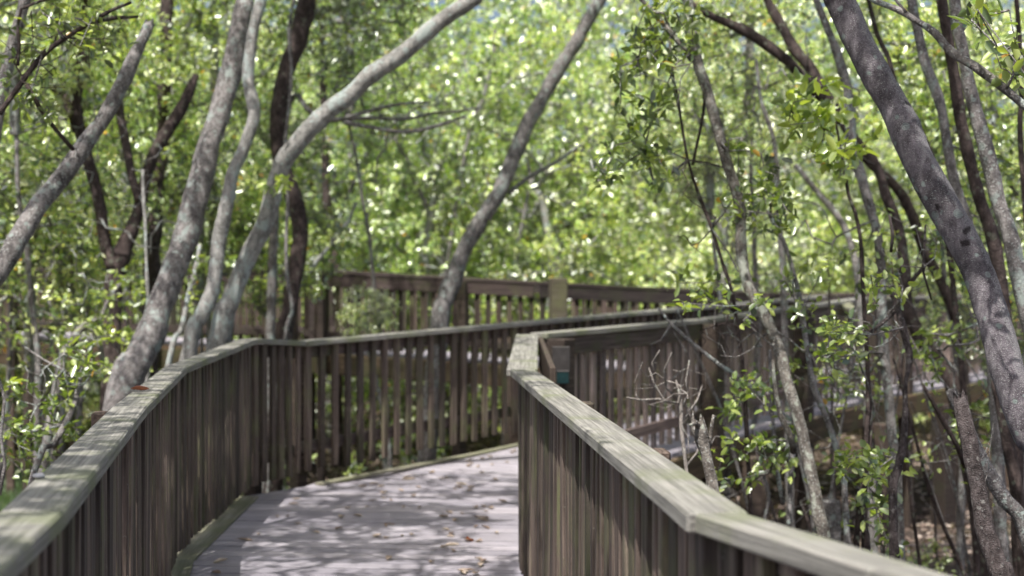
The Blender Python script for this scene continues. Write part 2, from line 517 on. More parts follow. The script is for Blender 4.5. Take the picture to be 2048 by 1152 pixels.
# bushy trees far behind, foliage down to the ground
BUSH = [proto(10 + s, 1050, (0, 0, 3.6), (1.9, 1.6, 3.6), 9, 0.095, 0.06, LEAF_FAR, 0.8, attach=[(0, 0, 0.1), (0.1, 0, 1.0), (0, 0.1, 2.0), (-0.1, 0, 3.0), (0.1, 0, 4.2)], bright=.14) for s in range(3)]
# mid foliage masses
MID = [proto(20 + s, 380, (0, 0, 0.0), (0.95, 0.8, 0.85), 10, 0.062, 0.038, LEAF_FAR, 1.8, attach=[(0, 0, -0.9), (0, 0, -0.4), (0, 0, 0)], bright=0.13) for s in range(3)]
# low shrubs
SHRUB = [proto(30 + s, 90, (0, 0, 0.45), (0.5, 0.5, 0.42), 9, 0.06, 0.036, LEAF, 0, attach=[(0, 0, 0)], bright=0.05) for s in range(3)]


def put_crown(parent, kind, loc, s=1.0, rot=None, names=('branches', 'crown'), sz=None):
    b, l = kind
    rot = rng.uniform(0, 6.28) if rot is None else rot
    for nm, me in ((names[0], b), (names[1], l)):
        o = link(nm, me, None, parent, loc)
        o.scale = (s, s, sz or s)
        o.rotation_euler = (0, 0, rot)


# -------------------------------------------------------------- named trees
def make_tree(name, label, pts, Y0, Y1, mat, up=None, crown_s=None, sides=20, step=0.05, rough=0.13, cat='tree', group=None,
              base=True, jag=0.0, knots=(), crown_kind=None, limbs=(), wr=0.5, top_dir=None, wob=0.0, part='trunk', basex=0.35):
    """pts from top to bottom: (px, py, width px); Y0 depth at the top, Y1 at the bottom.
    limbs: lists of the same kind with their own depths."""
    n = len(pts)
    P3, Rr = [], []
    for i, (x, y, w) in enumerate(pts):
        t = i / max(1, n - 1)
        Y = Y0 * (1 - t) + Y1 * t
        P3.append(np.array(P(x, y, Y))); Rr.append(w * wr * .87 / F * Y)
    P3 = P3[::-1]; Rr = Rr[::-1]
    if base:
        d = P3[0] - P3[1]; d = d / np.linalg.norm(d)
        h = P3[0][2] - GZ
        if h > 0.05:
            f = np.array([d[0] * basex * h, d[1] * basex * h, 0])
            P3 = [P3[0] + f + np.array([0, 0, -h - 0.12]), P3[0] + f * 0.7 + np.array([0, 0, -h * 0.55])] + P3
            Rr = [Rr[0] * 1.35, Rr[0] * 1.08] + Rr
    if up:
        d = P3[-1] - P3[-2]; d = d / np.linalg.norm(d)
        k = up - P3[-1][2]
        if k > 0:
            q = P3[-1] + d * (k * 0.5); q2 = P3[-1] + np.array([d[0] * 0.8, d[1] * .8, 1]) * k
            q[2] = P3[-1][2] + k * 0.5
            P3 += [q, q2]; Rr += [Rr[-1] * 0.9, Rr[-1] * 0.7]
    org = Vector(P3[0]); org.z = GZ if base else float(P3[0][2])
    root = empty(name, org)
    tag(root, label, cat, group)
    o = np.array(org)
    v, q = tube([p - o for p in P3], Rr, step, sides, rough, jag=jag, knots=knots, wob=wob)
    link(part, np_mesh(part, v, q), mat, root)
    for lb in limbs:
        lp, ly0, ly1 = lb[:3]
        m = len(lp); pp, rr_ = [], []
        for i, (x, y, w) in enumerate(lp):
            t = i / max(1, m - 1); Y = ly0 * (1 - t) + ly1 * t
            pp.append(np.array(P(x, y, Y)) - o); rr_.append(w * wr / F * Y)
        v, q = tube(pp[::-1], rr_[::-1], 0.07, 8, 0.08, wob=0.004)
        link('branch', np_mesh('branch', v, q), mat, root)
    if crown_s:
        top = Vector(P3[-1] - o)
        k = crown_kind or OVER
        b, l = k[rng.integers(len(k))]
        rz = rng.uniform(0, 6.28)
        for nm, me in (('twigs', b), ('crown', l)):
            c = link(nm, me, None, root, top); c.scale = (crown_s,) * 3; c.rotation_euler = (0, 0, rz)
    return root, o


def foliage_on(root, o, attach_px, tips_spec, Yc, lpt=7, ll=0.055, lw=0.03, bright=0.1, rtip=0.0016, mat=LEAF, seed=1, bmat=B_GREY, lump=0.0, seg=0.14):
    """a leafy spray: attach points in pixels at depth, tips in boxes (px, py, rx, ry, n)"""
    rr = np.random.default_rng(seed)
    att = [np.array(P(x, y, Y)) - o for (x, y, Y) in attach_px]
    tips = []
    for (x, y, rx, ry, n) in tips_spec:
        for _ in range(n):
            a = rr.uniform(0, 6.28); k = math.sqrt(rr.uniform(0, 1))
            Y = Yc + rr.normal(0, 0.22)
            tips.append(np.array(P(x + rx * k * math.cos(a), y + ry * k * math.sin(a), Y)) - o)
    (bv, bq), lf = crown(att, np.array(tips), lpt, ll, lw, rtip, seg=seg, spread=0.06, bright=bright, crook=0.6)
    link('twigs', np_mesh('twigs', bv, bq), bmat, root)
    link('foliage', leaf_mesh('foliage', *lf[:3], lf[3], lf[4], lf[5]), mat, root)


# ---- left group
T1, o1 = make_tree('leaning_tree', 'broken-topped pale trunk leaning right at the far left, shaded purple below',
    [(300, 45, 24), (282, 85, 28), (248, 160, 34), (210, 232, 36), (160, 305, 40), (106, 378, 42), (72, 420, 44), (34, 483, 46), (-6, 548, 50), (-60, 640, 54)], 7.6, 6.8, B_GREY, jag=0.05, knots=((0.62, 4.0, .05, .02),))
T2, o2 = make_tree('spotted_tree', 'thick grey trunk with pale round lichen spots just behind the left railing',
    [(492, -20, 40), (485, 27, 42), (458, 154, 48), (441, 222, 50), (417, 290, 52), (395, 385, 55), (369, 482, 57), (345, 551, 60), (318, 619, 62), (300, 671, 66), (273, 722, 70), (250, 775, 78)], 10.2, 9.2, B_GREY, up=6.2, crown_s=1.15)
T3, o3 = make_tree('pale_tree', 'slender pale blue-grey crooked trunk beside the spotted trunk, reaching the top',
    [(523, -20, 24), (520, 10, 25), (506, 68, 26), (497, 147, 27), (506, 205, 28), (508, 232, 27), (489, 290, 27), (468, 342, 29), (458, 390, 30), (441, 465, 33), (432, 534, 33), (424, 585, 33), (400, 636, 36), (379, 695, 38)], 9.9, 9.5, B_PALE, up=5.6, crown_s=1.0, knots=((0.72, 1.0, .04, .015),))
T4, o4 = make_tree('arching_tree', 'long pale trunk arching from the left railing up to the right',
    [(962, -24, 34), (944, 0, 36), (879, 44, 37), (811, 103, 38), (742, 150, 40), (694, 196, 40), (649, 228, 41), (609, 270, 42), (567, 325, 42), (547, 380, 41), (537, 420, 40), (520, 470, 40), (487, 535, 42), (461, 602, 44), (440, 670, 50)], 10.2, 9.9, B_PALE, up=4.9, crown_s=1.15)
T5, o5 = make_tree('dark_tree', 'dark crooked trunk with a pale vine before it, left of the upper railing start',
    [(622, -30, 42), (612, 10, 42), (596, 80, 42), (570, 150, 38), (557, 220, 37), (556, 290, 36), (572, 350, 36), (592, 410, 38), (600, 470, 38), (592, 540, 34), (578, 620, 36), (565, 700, 40)], 12.6, 12.2, B_DARK, up=6.0, crown_s=1.3)
TV, ov = make_tree('climbing_vine', 'thin pale vine hanging in front of the dark crooked trunk', [(590, -20, 7), (578, 60, 8), (581, 140, 8), (577, 220, 8), (572, 300, 8), (576, 380, 7), (573, 470, 8), (574, 560, 9), (582, 620, 9), (568, 680, 10)], 11.7, 11.4, B_GREY, up=5.0, sides=8, wob=0.006, part='stem', cat='vine')
T6, o6 = make_tree('dark_tree', 'straight dark trunk right of the forked tree, rising behind the spotted trunk', [(336, -30, 30), (332, 60, 30), (330, 160, 30), (328, 260, 32), (312, 380, 36), (306, 480, 38), (303, 570, 38), (300, 700, 42)], 14.2, 13.6, B_DARK, up=6.8, crown_s=1.4)
T7, o7 = make_tree('forked_tree', 'dark forked trunk with a pale sunlit edge on its right arm',
    [(392, 150, 16), (378, 185, 24), (358, 225, 28), (335, 262, 30), (312, 300, 30), (295, 345, 26), (282, 400, 26), (268, 450, 30), (246, 500, 40), (230, 560, 44), (224, 640, 42), (222, 740, 46)], 11.6, 11.0, B_DARK,
    limbs=[([(172, -20, 18), (166, 40, 20), (164, 113, 22), (151, 191, 24), (158, 256, 24), (178, 325, 24), (196, 390, 24), (204, 440, 24), (212, 490, 26), (230, 540, 30)], 11.4, 11.1),
           ([(60, 140, 15), (85, 160, 18), (120, 184, 20), (140, 215, 20), (154, 262, 20)], 11.5, 11.3),
           ([(236, 190, 14), (243, 240, 18), (253, 290, 18), (262, 340, 18), (276, 400, 16)], 11.8, 11.2)])
T8, o8 = make_tree('dark_tree', 'reddish dark trunk rising behind the left end of the upper railing', [(648, 220, 16), (651, 300, 18), (652, 380, 20), (660, 450, 20), (670, 520, 24), (672, 600, 24)], 21.6, 21.4, B_DARK, up=5.5, crown_s=1.2)
T9, o9 = make_tree('thin_tree', 'thin bare pale stem leaning right before the upper railing start', [(712, 405, 7), (697, 441, 9), (676, 468, 10), (656, 495, 11), (619, 542, 12), (590, 600, 13)], 15.5, 15.0, B_PALE, sides=8)
T10, o10 = make_tree('thin_tree', 'thin sloping dark tree with spreading twigs in the top left corner',
    [(262, 5, 7), (220, 22, 9), (185, 43, 11), (130, 76, 12), (84, 112, 12), (44, 164, 12), (0, 226, 13), (-40, 290, 16)], 6.6, 6.2, B_DARK, sides=8,
    limbs=[([(128, -10, 6), (40, 18, 6), (38, 90, 7), (36, 130, 7)], 6.5, 6.3), ([(146, 300, 8), (113, 262, 8), (82, 219, 9), (54, 168, 9)], 6.4, 6.3), ([(275, 34, 5), (230, 36, 8), (190, 44, 8)], 6.7, 6.5)])
T11, o11 = make_tree('thin_tree', 'thin lichen-covered stem squeezed between the spotted and pale trunks', [(400, 490, 9), (390, 540, 11), (375, 600, 12), (362, 660, 13), (340, 715, 15)], 10.4, 9.9, B_PALE, sides=8)
T12, o12 = make_tree('thin_tree', 'wavy pale sunlit stem beside the spotted trunk', [(288, 340, 8), (284, 400, 8), (286, 460, 8), (290, 520, 8), (294, 590, 9), (291, 640, 9), (296, 700, 10)], 10.0, 9.8, B_PALE, sides=8, wob=0.012)
T14, o14 = make_tree('thin_tree', 'low bent branch arching over the dark planks at the left edge',
    [(250, 560, 10), (222, 590, 10), (200, 640, 12), (180, 645, 16), (160, 660, 18), (140, 690, 20), (120, 740, 20)], 10.6, 10.2, B_GREY, sides=8,
    limbs=[([(165, 650, 12), (190, 662, 12), (200, 690, 11), (205, 730, 10)], 10.5, 10.4)])
T15, o15 = make_tree('thin_tree', 'slender dark twiggy stem at the lower left beside the railing',
    [(160, 745, 10), (152, 800, 13), (130, 850, 15), (105, 890, 15), (70, 940, 16)], 7.0, 6.6, B_GREY, sides=8,
    limbs=[([(45, 690, 4), (90, 720, 5), (128, 740, 6), (150, 755, 6)], 7.0, 6.9), ([(-5, 740, 4), (12, 800, 6), (4, 870, 7), (12, 930, 7), (0, 990, 8)], 6.4, 6.3)])

# ---- centre
T13, o13 = make_tree('leaning_tree', 'lone dark trunk leaning right at centre, rising in front of the upper railing',
    [(1212, -20, 26), (1180, 34, 30), (1153, 85, 31), (1118, 137, 32), (1084, 198, 32), (1060, 239, 33), (1036, 294, 34), (1016, 342, 34), (996, 390, 34), (965, 435, 36), (941, 478, 37), (920, 518, 38), (905, 560, 38), (891, 600, 39), (880, 650, 42)], 13.6, 13.2, B_GREY, up=5.4, crown_s=1.2,
    limbs=[([(1160, 290, 7), (1110, 325, 8), (1062, 352, 9), (1020, 385, 10)], 14.0, 13.5)])
T16, o16 = make_tree('spreading_tree', 'dark low branches spreading sideways through the central leaves',
    [(960, 214, 4), (920, 222, 5), (865, 227, 7), (811, 238, 8), (750, 236, 9), (684, 238, 10), (645, 240, 12), (612, 215, 12), (590, 190, 12), (560, 260, 18), (550, 400, 22)], 12.0, 12.8, B_GREY, sides=8,
    limbs=[([(930, 232, 5), (880, 250, 7), (811, 264, 8), (750, 256, 8), (690, 245, 9)], 12.0, 12.1), ([(860, 205, 5), (800, 208, 6), (740, 222, 7), (690, 236, 8)], 12.2, 12.2)])

# ---- right group
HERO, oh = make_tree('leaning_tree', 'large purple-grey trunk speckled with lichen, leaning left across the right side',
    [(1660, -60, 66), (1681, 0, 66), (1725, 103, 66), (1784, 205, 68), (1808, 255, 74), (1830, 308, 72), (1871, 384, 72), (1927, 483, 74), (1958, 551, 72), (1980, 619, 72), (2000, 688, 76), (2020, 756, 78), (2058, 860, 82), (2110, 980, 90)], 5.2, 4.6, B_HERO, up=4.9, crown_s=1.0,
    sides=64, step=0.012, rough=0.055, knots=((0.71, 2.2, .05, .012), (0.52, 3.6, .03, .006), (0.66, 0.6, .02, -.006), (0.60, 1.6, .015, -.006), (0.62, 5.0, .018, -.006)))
DS, ods = make_tree('dead_tree', 'dead broken-off trunk with flaking scaly bark in the lower right corner',
    [(1922, 797, 34), (1926, 830, 36), (1934, 865, 38), (1947, 929, 38), (1958, 985, 40), (1966, 1040, 42), (1980, 1090, 46), (1999, 1140, 50), (2012, 1200, 54)], 4.5, 4.3, B_DEAD, sides=40, step=0.012, rough=0.12, jag=0.06, cat='dead tree')
DS2, ods2 = make_tree('dead_tree', 'short dead trunk with a pale shredded top just behind the right railing',
    [(1398, 845, 20), (1400, 862, 34), (1408, 895, 30), (1416, 930, 27), (1424, 970, 27), (1432, 1010, 28), (1440, 1060, 30)], 5.6, 5.5, B_MOTT, sides=24, step=0.02, rough=0.2, jag=0.12, cat='dead tree',
    limbs=[([(1430, 830, 5), (1427, 850, 7), (1422, 880, 9), (1418, 905, 10)], 5.6, 5.6), ([(1378, 850, 5), (1390, 846, 10), (1398, 856, 14)], 5.5, 5.6)])
R2, or2 = make_tree('pale_tree', 'pale mottled crooked trunk right of centre, running from top edge to the right railing',
    [(1370, -40, 27), (1376, 0, 27), (1384, 68, 27), (1397, 130, 27), (1415, 181, 27), (1432, 246, 28), (1449, 308, 28), (1466, 362, 28), (1480, 421, 28), (1482, 482, 28), (1487, 534, 30), (1500, 580, 31), (1521, 615, 30), (1543, 660, 30), (1560, 705, 31), (1572, 756, 31), (1586, 800, 32), (1604, 861, 30), (1614, 912, 30), (1626, 963, 31), (1638, 1032, 32), (1652, 1100, 34)], 7.2, 6.3, B_MOTT, wr=.45, up=4.9, crown_s=0.7, sides=20, step=0.04,
    limbs=[([(1545, 720, 5), (1548, 760, 9), (1560, 830, 12), (1580, 870, 14), (1588, 905, 16)], 6.5, 6.6), ([(1275, -10, 9), (1324, 44, 11), (1350, 75, 12), (1384, 120, 14)], 7.4, 7.1)])
R3, or3 = make_tree('slender_tree', 'straight slender grey-green stem in front of the right-hand railing',
    [(1640, 20, 16), (1672, 100, 20), (1694, 180, 22), (1700, 232, 24), (1704, 291, 24), (1720, 345, 24), (1735, 397, 23), (1748, 441, 22), (1758, 490, 22), (1762, 551, 22), (1764, 619, 22), (1768, 705, 22), (1776, 775, 22), (1783, 861, 22), (1790, 930, 24)], 8.4, 8.0, B_GREY, up=4.4, crown_s=0.6)
R4, or4 = make_tree('dead_tree', 'thin crooked dead stem with peeling pale bark, one branch stub at its top',
    [(1782, 590, 7), (1794, 605, 13), (1798, 625, 14), (1806, 655, 16), (1812, 680, 14), (1818, 705, 17), (1817, 735, 14), (1811, 767, 14), (1810, 826, 14), (1806, 890, 15), (1796, 936, 17), (1787, 965, 19), (1786, 1032, 19), (1789, 1131, 20)], 5.9, 5.7, B_DEAD, sides=20, step=0.02, rough=0.25, cat='dead tree',
    limbs=[([(1850, 450, 4), (1848, 500, 6), (1846, 535, 7), (1825, 560, 8), (1802, 605, 9)], 5.9, 5.9), ([(1738, 668, 6), (1765, 648, 8), (1795, 620, 9)], 5.8, 5.9), ([(1780, 430, 5), (1786, 470, 7), (1782, 505, 6)], 6.0, 6.0), ([(1862, 600, 4), (1845, 545, 5), (1848, 525, 6)], 5.9, 5.9)])
R5, or5 = make_tree('forked_tree', 'dark slanting branches meeting at a heavy low trunk before the far right railing',
    [(1528, -20, 20), (1545, 20, 22), (1567, 58, 24), (1594, 106, 25), (1622, 137, 26), (1642, 175, 26), (1668, 215, 24), (1712, 284, 24), (1751, 328, 22), (1772, 390, 23), (1792, 438, 24), (1804, 490, 24), (1808, 540, 28), (1812, 610, 32), (1838, 668, 34), (1868, 712, 34), (1895, 752, 36), (1915, 800, 40)], 10.4, 9.6, B_DARK, up=5.2, crown_s=0.6,
    limbs=[([(1330, -30, 10), (1400, 20, 13), (1440, 40, 16), (1485, 60, 22), (1536, 92, 22), (1580, 125, 22), (1604, 152, 22), (1630, 182, 22), (1660, 205, 20)], 10.6, 10.3),
           ([(1700, 262, 20), (1735, 318, 20), (1790, 372, 20), (1820, 420, 22), (1850, 500, 22), (1880, 560, 22), (1910, 640, 22)], 10.2, 10.6)])
R8, or8 = make_tree('slender_tree', 'grey-green mossy trunk rising just right of the large speckled trunk top',
    [(1818, -40, 22), (1826, 17, 23), (1837, 68, 23), (1849, 120, 24), (1868, 171, 24), (1884, 222, 24), (1895, 291, 24), (1909, 359, 24), (1930, 430, 24), (1955, 520, 24), (1975, 640, 26), (1990, 800, 28)], 8.0, 7.6, B_GREY, up=5.2, crown_s=0.6)
R9, or9 = make_tree('slender_tree', 'dark brown trunk, second to the right of the large speckled trunk',
    [(1878, -40, 24), (1885, 7, 25), (1897, 85, 26), (1909, 154, 27), (1922, 239, 28), (1937, 308, 28), (1953, 376, 28), (1970, 430, 29), (1986, 480, 30), (2000, 550, 30), (2012, 640, 30), (2025, 780, 32)], 7.2, 7.0, B_DARK, up=5.0, crown_s=0.6)
R10, or10 = make_tree('slender_tree', 'brown trunk bending down toward the right edge of the picture',
    [(1905, -40, 26), (1914, 40, 28), (1932, 140, 30), (1951, 222, 32), (1969, 291, 34), (1987, 359, 36), (2000, 414, 36), (2018, 465, 36), (2034, 534, 36), (2052, 620, 38), (2080, 760, 42)], 6.6, 6.4, B_GREY, up=4.8, crown_s=0.6)
R11, or11 = make_tree('crossing_branch', 'gnarled sunlit branch crossing the upper right corner in front of trunks',
    [(1690, -60, 11), (1738, -6, 13), (1793, 18, 15), (1834, 42, 16), (1870, 66, 18), (1902, 103, 20), (1950, 133, 20), (1991, 163, 20), (2032, 197, 20), (2090, 250, 22), (2180, 360, 26), (2230, 600, 30)], 4.7, 4.3, B_GREY, sides=24, step=0.02, rough=0.14,
    limbs=[([(1770, -30, 4), (1790, -2, 5), (1812, 24, 6)], 4.7, 4.6), ([(2018, 20, 3), (2030, 90, 4), (2024, 150, 5), (2010, 178, 6)], 4.4, 4.4)])
R12, or12 = make_tree('thin_sapling', 'very thin dark sapling standing before the right-hand railing post',
    [(1668, 225, 5), (1678, 280, 6), (1687, 330, 7), (1698, 393, 8), (1710, 424, 8), (1721, 476, 9), (1724, 534, 9), (1728, 619, 9), (1733, 690, 10), (1736, 800, 10), (1732, 900, 11)], 7.0, 6.8, B_DARK, sides=8)
R13, or13 = make_tree('thin_sapling', 'thin grey sapling leaning left between the pale mottled and slender stems',
    [(1528, 395, 7), (1541, 435, 9), (1567, 482, 10), (1584, 534, 11), (1598, 592, 12), (1608, 654, 12), (1618, 722, 13), (1628, 775, 14), (1649, 826, 14), (1669, 884, 14), (1683, 936, 15), (1690, 1000, 15)], 7.6, 7.2, B_GREY, sides=10)
R14, or14 = make_tree('thin_sapling', 'thin dark leafy sapling left of the pale mottled trunk',
    [(1290, 20, 4), (1318, 90, 5), (1350, 170, 5), (1362, 240, 6), (1376, 320, 7), (1398, 390, 8), (1424, 458, 8), (1442, 517, 9), (1464, 585, 9), (1478, 680, 10), (1490, 800, 10)], 7.4, 7.2, B_DARK, sides=8,
    limbs=[([(1350, 20, 4), (1376, 70, 5), (1396, 130, 6), (1410, 200, 6), (1384, 330, 6)], 7.3, 7.3)])
R15, or15 = make_tree('dead_sapling', 'small bleached dead sapling with curling white twigs above the right railing',
    [(1352, 760, 4), (1362, 800, 7), (1362, 850, 9), (1368, 900, 9), (1375, 960, 9), (1382, 1010, 10)], 6.4, 6.2, B_BONE, sides=8, cat='dead tree',
    limbs=[([(1300, 735, 3), (1310, 765, 4), (1330, 800, 5), (1356, 806, 5)], 6.4, 6.4), ([(1255, 795, 3), (1285, 800, 4), (1318, 798, 5), (1340, 805, 5)], 6.4, 6.4),
           ([(1345, 705, 3), (1330, 740, 4), (1334, 775, 5), (1356, 800, 5)], 6.3, 6.4), ([(1378, 720, 3), (1372, 760, 4), (1376, 790, 4), (1362, 820, 5)], 6.4, 6.4),
           ([(1405, 770, 3), (1395, 800, 4), (1378, 825, 4), (1364, 845, 5)], 6.5, 6.4), ([(1322, 700, 3), (1306, 725, 3), (1312, 750, 4)], 6.4, 6.4),
           ([(1420, 900, 3), (1405, 870, 3), (1392, 905, 4), (1372, 930, 5)], 6.5, 6.3)])
R16, or16 = make_tree('fallen_branch', 'bare grey branch sloping down right across the ramp railing',
    [(1316, 616, 5), (1345, 650, 7), (1390, 690, 9), (1440, 730, 9), (1490, 762, 10), (1530, 800, 11)], 7.8, 7.2, B_GREY, sides=8, cat='branch', base=False,
    limbs=[([(1300, 690, 3), (1322, 680, 4), (1340, 650, 5)], 7.8, 7.8)])
R17, or17 = make_tree('thin_sapling', 'forked thin stem standing in the shade below the right railing',
    [(1520, 930, 6), (1538, 990, 8), (1528, 1040, 8), (1524, 1100, 9)], 7.4, 7.3, B_GREY, sides=8,
    limbs=[([(1590, 905, 8), (1582, 960, 10), (1580, 1010, 10), (1578, 1070, 11)], 7.5, 7.3), ([(1540, 700, 6), (1545, 820, 8), (1555, 930, 9), (1568, 1010, 9)], 7.6, 7.4)])
R18, or18 = make_tree('thin_sapling', 'dark curved sapling rising through leaves beside the dead crooked stem',
    [(1738, 760, 7), (1742, 850, 9), (1736, 930, 9), (1724, 980, 11), (1715, 1060, 13)], 6.9, 6.7, B_DARK, sides=8,
    limbs=[([(1716, 985, 9), (1724, 1030, 12), (1735, 1070, 12), (1738, 1120, 12)], 6.5, 6.4), ([(1846, 770, 6), (1880, 830, 10), (1915, 890, 10), (1932, 935, 10)], 6.9, 7.0)])

# more stems to the right edge and between
for (lab, pp, y0, y1, mt) in (
    ('thin dark stem crossing the top right behind the speckled trunk', [(1732, -20, 9), (1755, 70, 11), (1775, 110, 11), (1792, 170, 12), (1830, 240, 13), (1870, 330, 14), (1890, 420, 14)], 9.0, 8.8, B_DARK),
    ('dark stem running along the right picture edge', [(2036, 40, 10), (2044, 150, 12), (2040, 260, 12), (2050, 400, 14), (2060, 560, 16)], 7.6, 7.5, B_DARK),
    ('pale broad stem behind the large speckled trunk at mid height', [(1952, 560, 20), (1975, 640, 24), (2010, 730, 28), (2045, 820, 30)], 6.4, 6.2, B_PALE),
    ('leaning brown stem behind the scaly dead trunk', [(1900, 780, 20), (1938, 860, 28), (1970, 930, 30), (2010, 1000, 34), (2060, 1090, 36)], 5.6, 5.5, B_GREY),
    ('thick shaded dark stem rooted beside the scaly dead trunk', [(1990, 760, 20), (2010, 860, 26), (2030, 960, 28), (2042, 1060, 30), (2050, 1140, 34)], 6.6, 6.5, B_DARK),
    ('slender grey stem fading into the leaves right of centre', [(1512, 120, 8), (1522, 200, 9), (1545, 270, 10), (1553, 330, 12), (1556, 420, 12), (1566, 560, 14)], 12.0, 11.8, B_GREY),
    ('sloping brown trunk far behind the pale mottled trunk', [(1590, 330, 12), (1640, 390, 14), (1680, 440, 16), (1705, 500, 16), (1720, 600, 18)], 12.6, 12.2, B_GREY)):
    make_tree('thin_tree', lab, pp, y0, y1, mt, sides=10, up=4.6 if pp[0][1] < 50 else None)
for (lab, pp) in (
    ('pale stick-thin trunk beyond the upper railing, left of centre post', [(1062, 360, 9), (1046, 440, 10), (1030, 520, 11), (1020, 600, 12)]),
    ('thin pale trunk slanting among far leaves above the leaning trunk', [(935, 280, 9), (965, 200, 10), (985, 120, 10), (990, 60, 10)][::-1])):
    make_tree('thin_tree', lab, pp, 22.0, 21.8, B_GREY, sides=8)

# ---- leafy sprays near the focal plane
foliage_on(R12, or12, [(1700, 393, 6.9), (1687, 330, 6.9), (1668, 225, 6.9)], [(1640, 210, 70, 60, 26), (1690, 300, 60, 60, 12), (1610, 260, 40, 40, 8)], 6.6, 7, 0.075, 0.042, 0.25, seed=2)
foliage_on(R13, or13, [(1541, 435, 7.4), (1567, 482, 7.4), (1608, 654, 7.2)], [(1520, 420, 90, 50, 30), (1620, 640, 60, 40, 7), (1600, 560, 50, 50, 7)], 7.0, 6, 0.048, 0.028, 0.1, seed=3)
foliage_on(R14, or14, [(1290, 20, 7.3), (1350, 170, 7.3), (1376, 320, 7.2), (1424, 458, 7.2)], [(1290, 150, 60, 120, 40), (1260, 330, 90, 50, 30), (1340, 60, 80, 60, 30), (1430, 560, 80, 50, 9), (1500, 340, 60, 60, 14)], 7.0, 7, 0.06, 0.032, 0.0, seed=4)
foliage_on(R17, or17, [(1555, 930, 7.3), (1545, 820, 7.3)], [(1480, 810, 60, 60, 14), (1490, 915, 90, 60, 22), (1570, 880, 60, 80, 14), (1540, 760, 50, 30, 5)], 6.9, 5, 0.052, 0.029, 0.12, seed=5)
foliage_on(R18, or18, [(1724, 985, 6.5), (1736, 930, 6.7), (1742, 850, 6.7)], [(1730, 930, 75, 32, 26), (1745, 1010, 50, 40, 8), (1770, 1070, 30, 30, 3), (1690, 700, 45, 40, 8), (1660, 700, 30, 60, 5), (1760, 1100, 40, 20, 3), (1700, 640, 60, 20, 5)], 6.3, 6, 0.055, 0.03, 0.15, seed=6)
foliage_on(R11, or11, [(2030, 90, 4.4), (2024, 150, 4.4), (2018, 20, 4.4)], [(1990, 60, 50, 60, 8), (2030, 140, 30, 60, 8), (1960, 40, 30, 20, 3)], 4.4, 4, 0.055, 0.03, 0.05, seed=7, lump=0)
foliage_on(R4, or4, [(1806, 655, 5.8), (1802, 605, 5.8)], [(1780, 570, 60, 40, 12), (1700, 660, 50, 30, 8)], 5.9, 5, 0.045, 0.026, 0.15, seed=8)
foliage_on(R2, or2, [(1521, 615, 6.8), (1560, 705, 6.6), (1480, 421, 6.9)], [(1500, 620, 50, 26, 7), (1400, 612, 40, 20, 5), (1560, 400, 50, 50, 8)], 6.6, 6, 0.055, 0.03, 0.1, seed=9)
foliage_on(R8, or8, [(1895, 291, 7.8), (1930, 430, 7.7), (1975, 640, 7.6)], [(1900, 520, 60, 80, 20), (1880, 700, 70, 50, 16), (1960, 850, 60, 70, 14), (1990, 300, 60, 90, 22), (1900, 820, 60, 30, 6)], 8.0, 6, 0.058, 0.032, 0.1, seed=10)
foliage_on(R3, or3, [(1700, 232, 8.2), (1735, 397, 8.1), (1768, 705, 8.0)], [(1700, 540, 90, 50, 10), (1690, 780, 80, 60, 14), (1780, 470, 60, 60, 8), (1600, 740, 70, 50, 8)], 8.2, 6, 0.05, 0.03, 0.15, seed=11)
# ---- leaves of the left group
foliage_on(T4, o4, [(547, 380, 10.0), (567, 325, 10.0)], [(562, 360, 28, 18, 5), (540, 370, 14, 10, 2)], 9.6, 7, 0.07, 0.04, 0.35, seed=12)
foliage_on(T15, o15, [(150, 800, 6.9), (130, 850, 6.8), (160, 745, 7)], [(110, 850, 60, 60, 14), (60, 780, 60, 50, 9), (160, 740, 60, 50, 10), (30, 880, 40, 50, 12), (60, 950, 30, 60, 10)], 7.0, 7, 0.055, 0.03, 0.05, seed=13)
foliage_on(T10, o10, [(130, 76, 6.4), (84, 112, 6.3), (185, 43, 6.5)], [(150, 60, 130, 60, 40), (60, 180, 60, 90, 26)], 6.6, 6, 0.05, 0.028, 0.05, seed=14)
foliage_on(T14, o14, [(180, 645, 10.4), (222, 590, 10.5)], [(250, 620, 60, 90, 30), (180, 700, 80, 60, 30), (260, 740, 40, 40, 14), (420, 560, 60, 60, 16)], 10.2, 7, 0.06, 0.036, 0.1, seed=15)
foliage_on(T9, o9, [(619, 542, 15), (656, 495, 15.2)], [(560, 540, 60, 50, 24), (620, 560, 20, 40, 6), (600, 480, 60, 40, 24)], 14.6, 8, 0.065, 0.038, 0.1, seed=16)

def bare_twigs(root, o, attach_px, tips_spec, Yc, mat, rtip=.0016, seed=5):
    rr = np.random.default_rng(seed)
    tips = []
    for (x, y, rx, ry, n) in tips_spec:
        for _ in range(n):
            a = rr.uniform(0, 6.28); k = math.sqrt(rr.uniform(0, 1))
            tips.append(np.array(P(x + rx * k * math.cos(a), y + ry * k * math.sin(a), Yc + rr.normal(0, .12))) - o)
    (bv, bq), _ = crown([np.array(P(*q)) - o for q in attach_px], np.array(tips), 1, .05, .03, rtip * .62, seg=.06, crook=.8)
    link('twigs', np_mesh('twigs', bv, bq), mat, root)


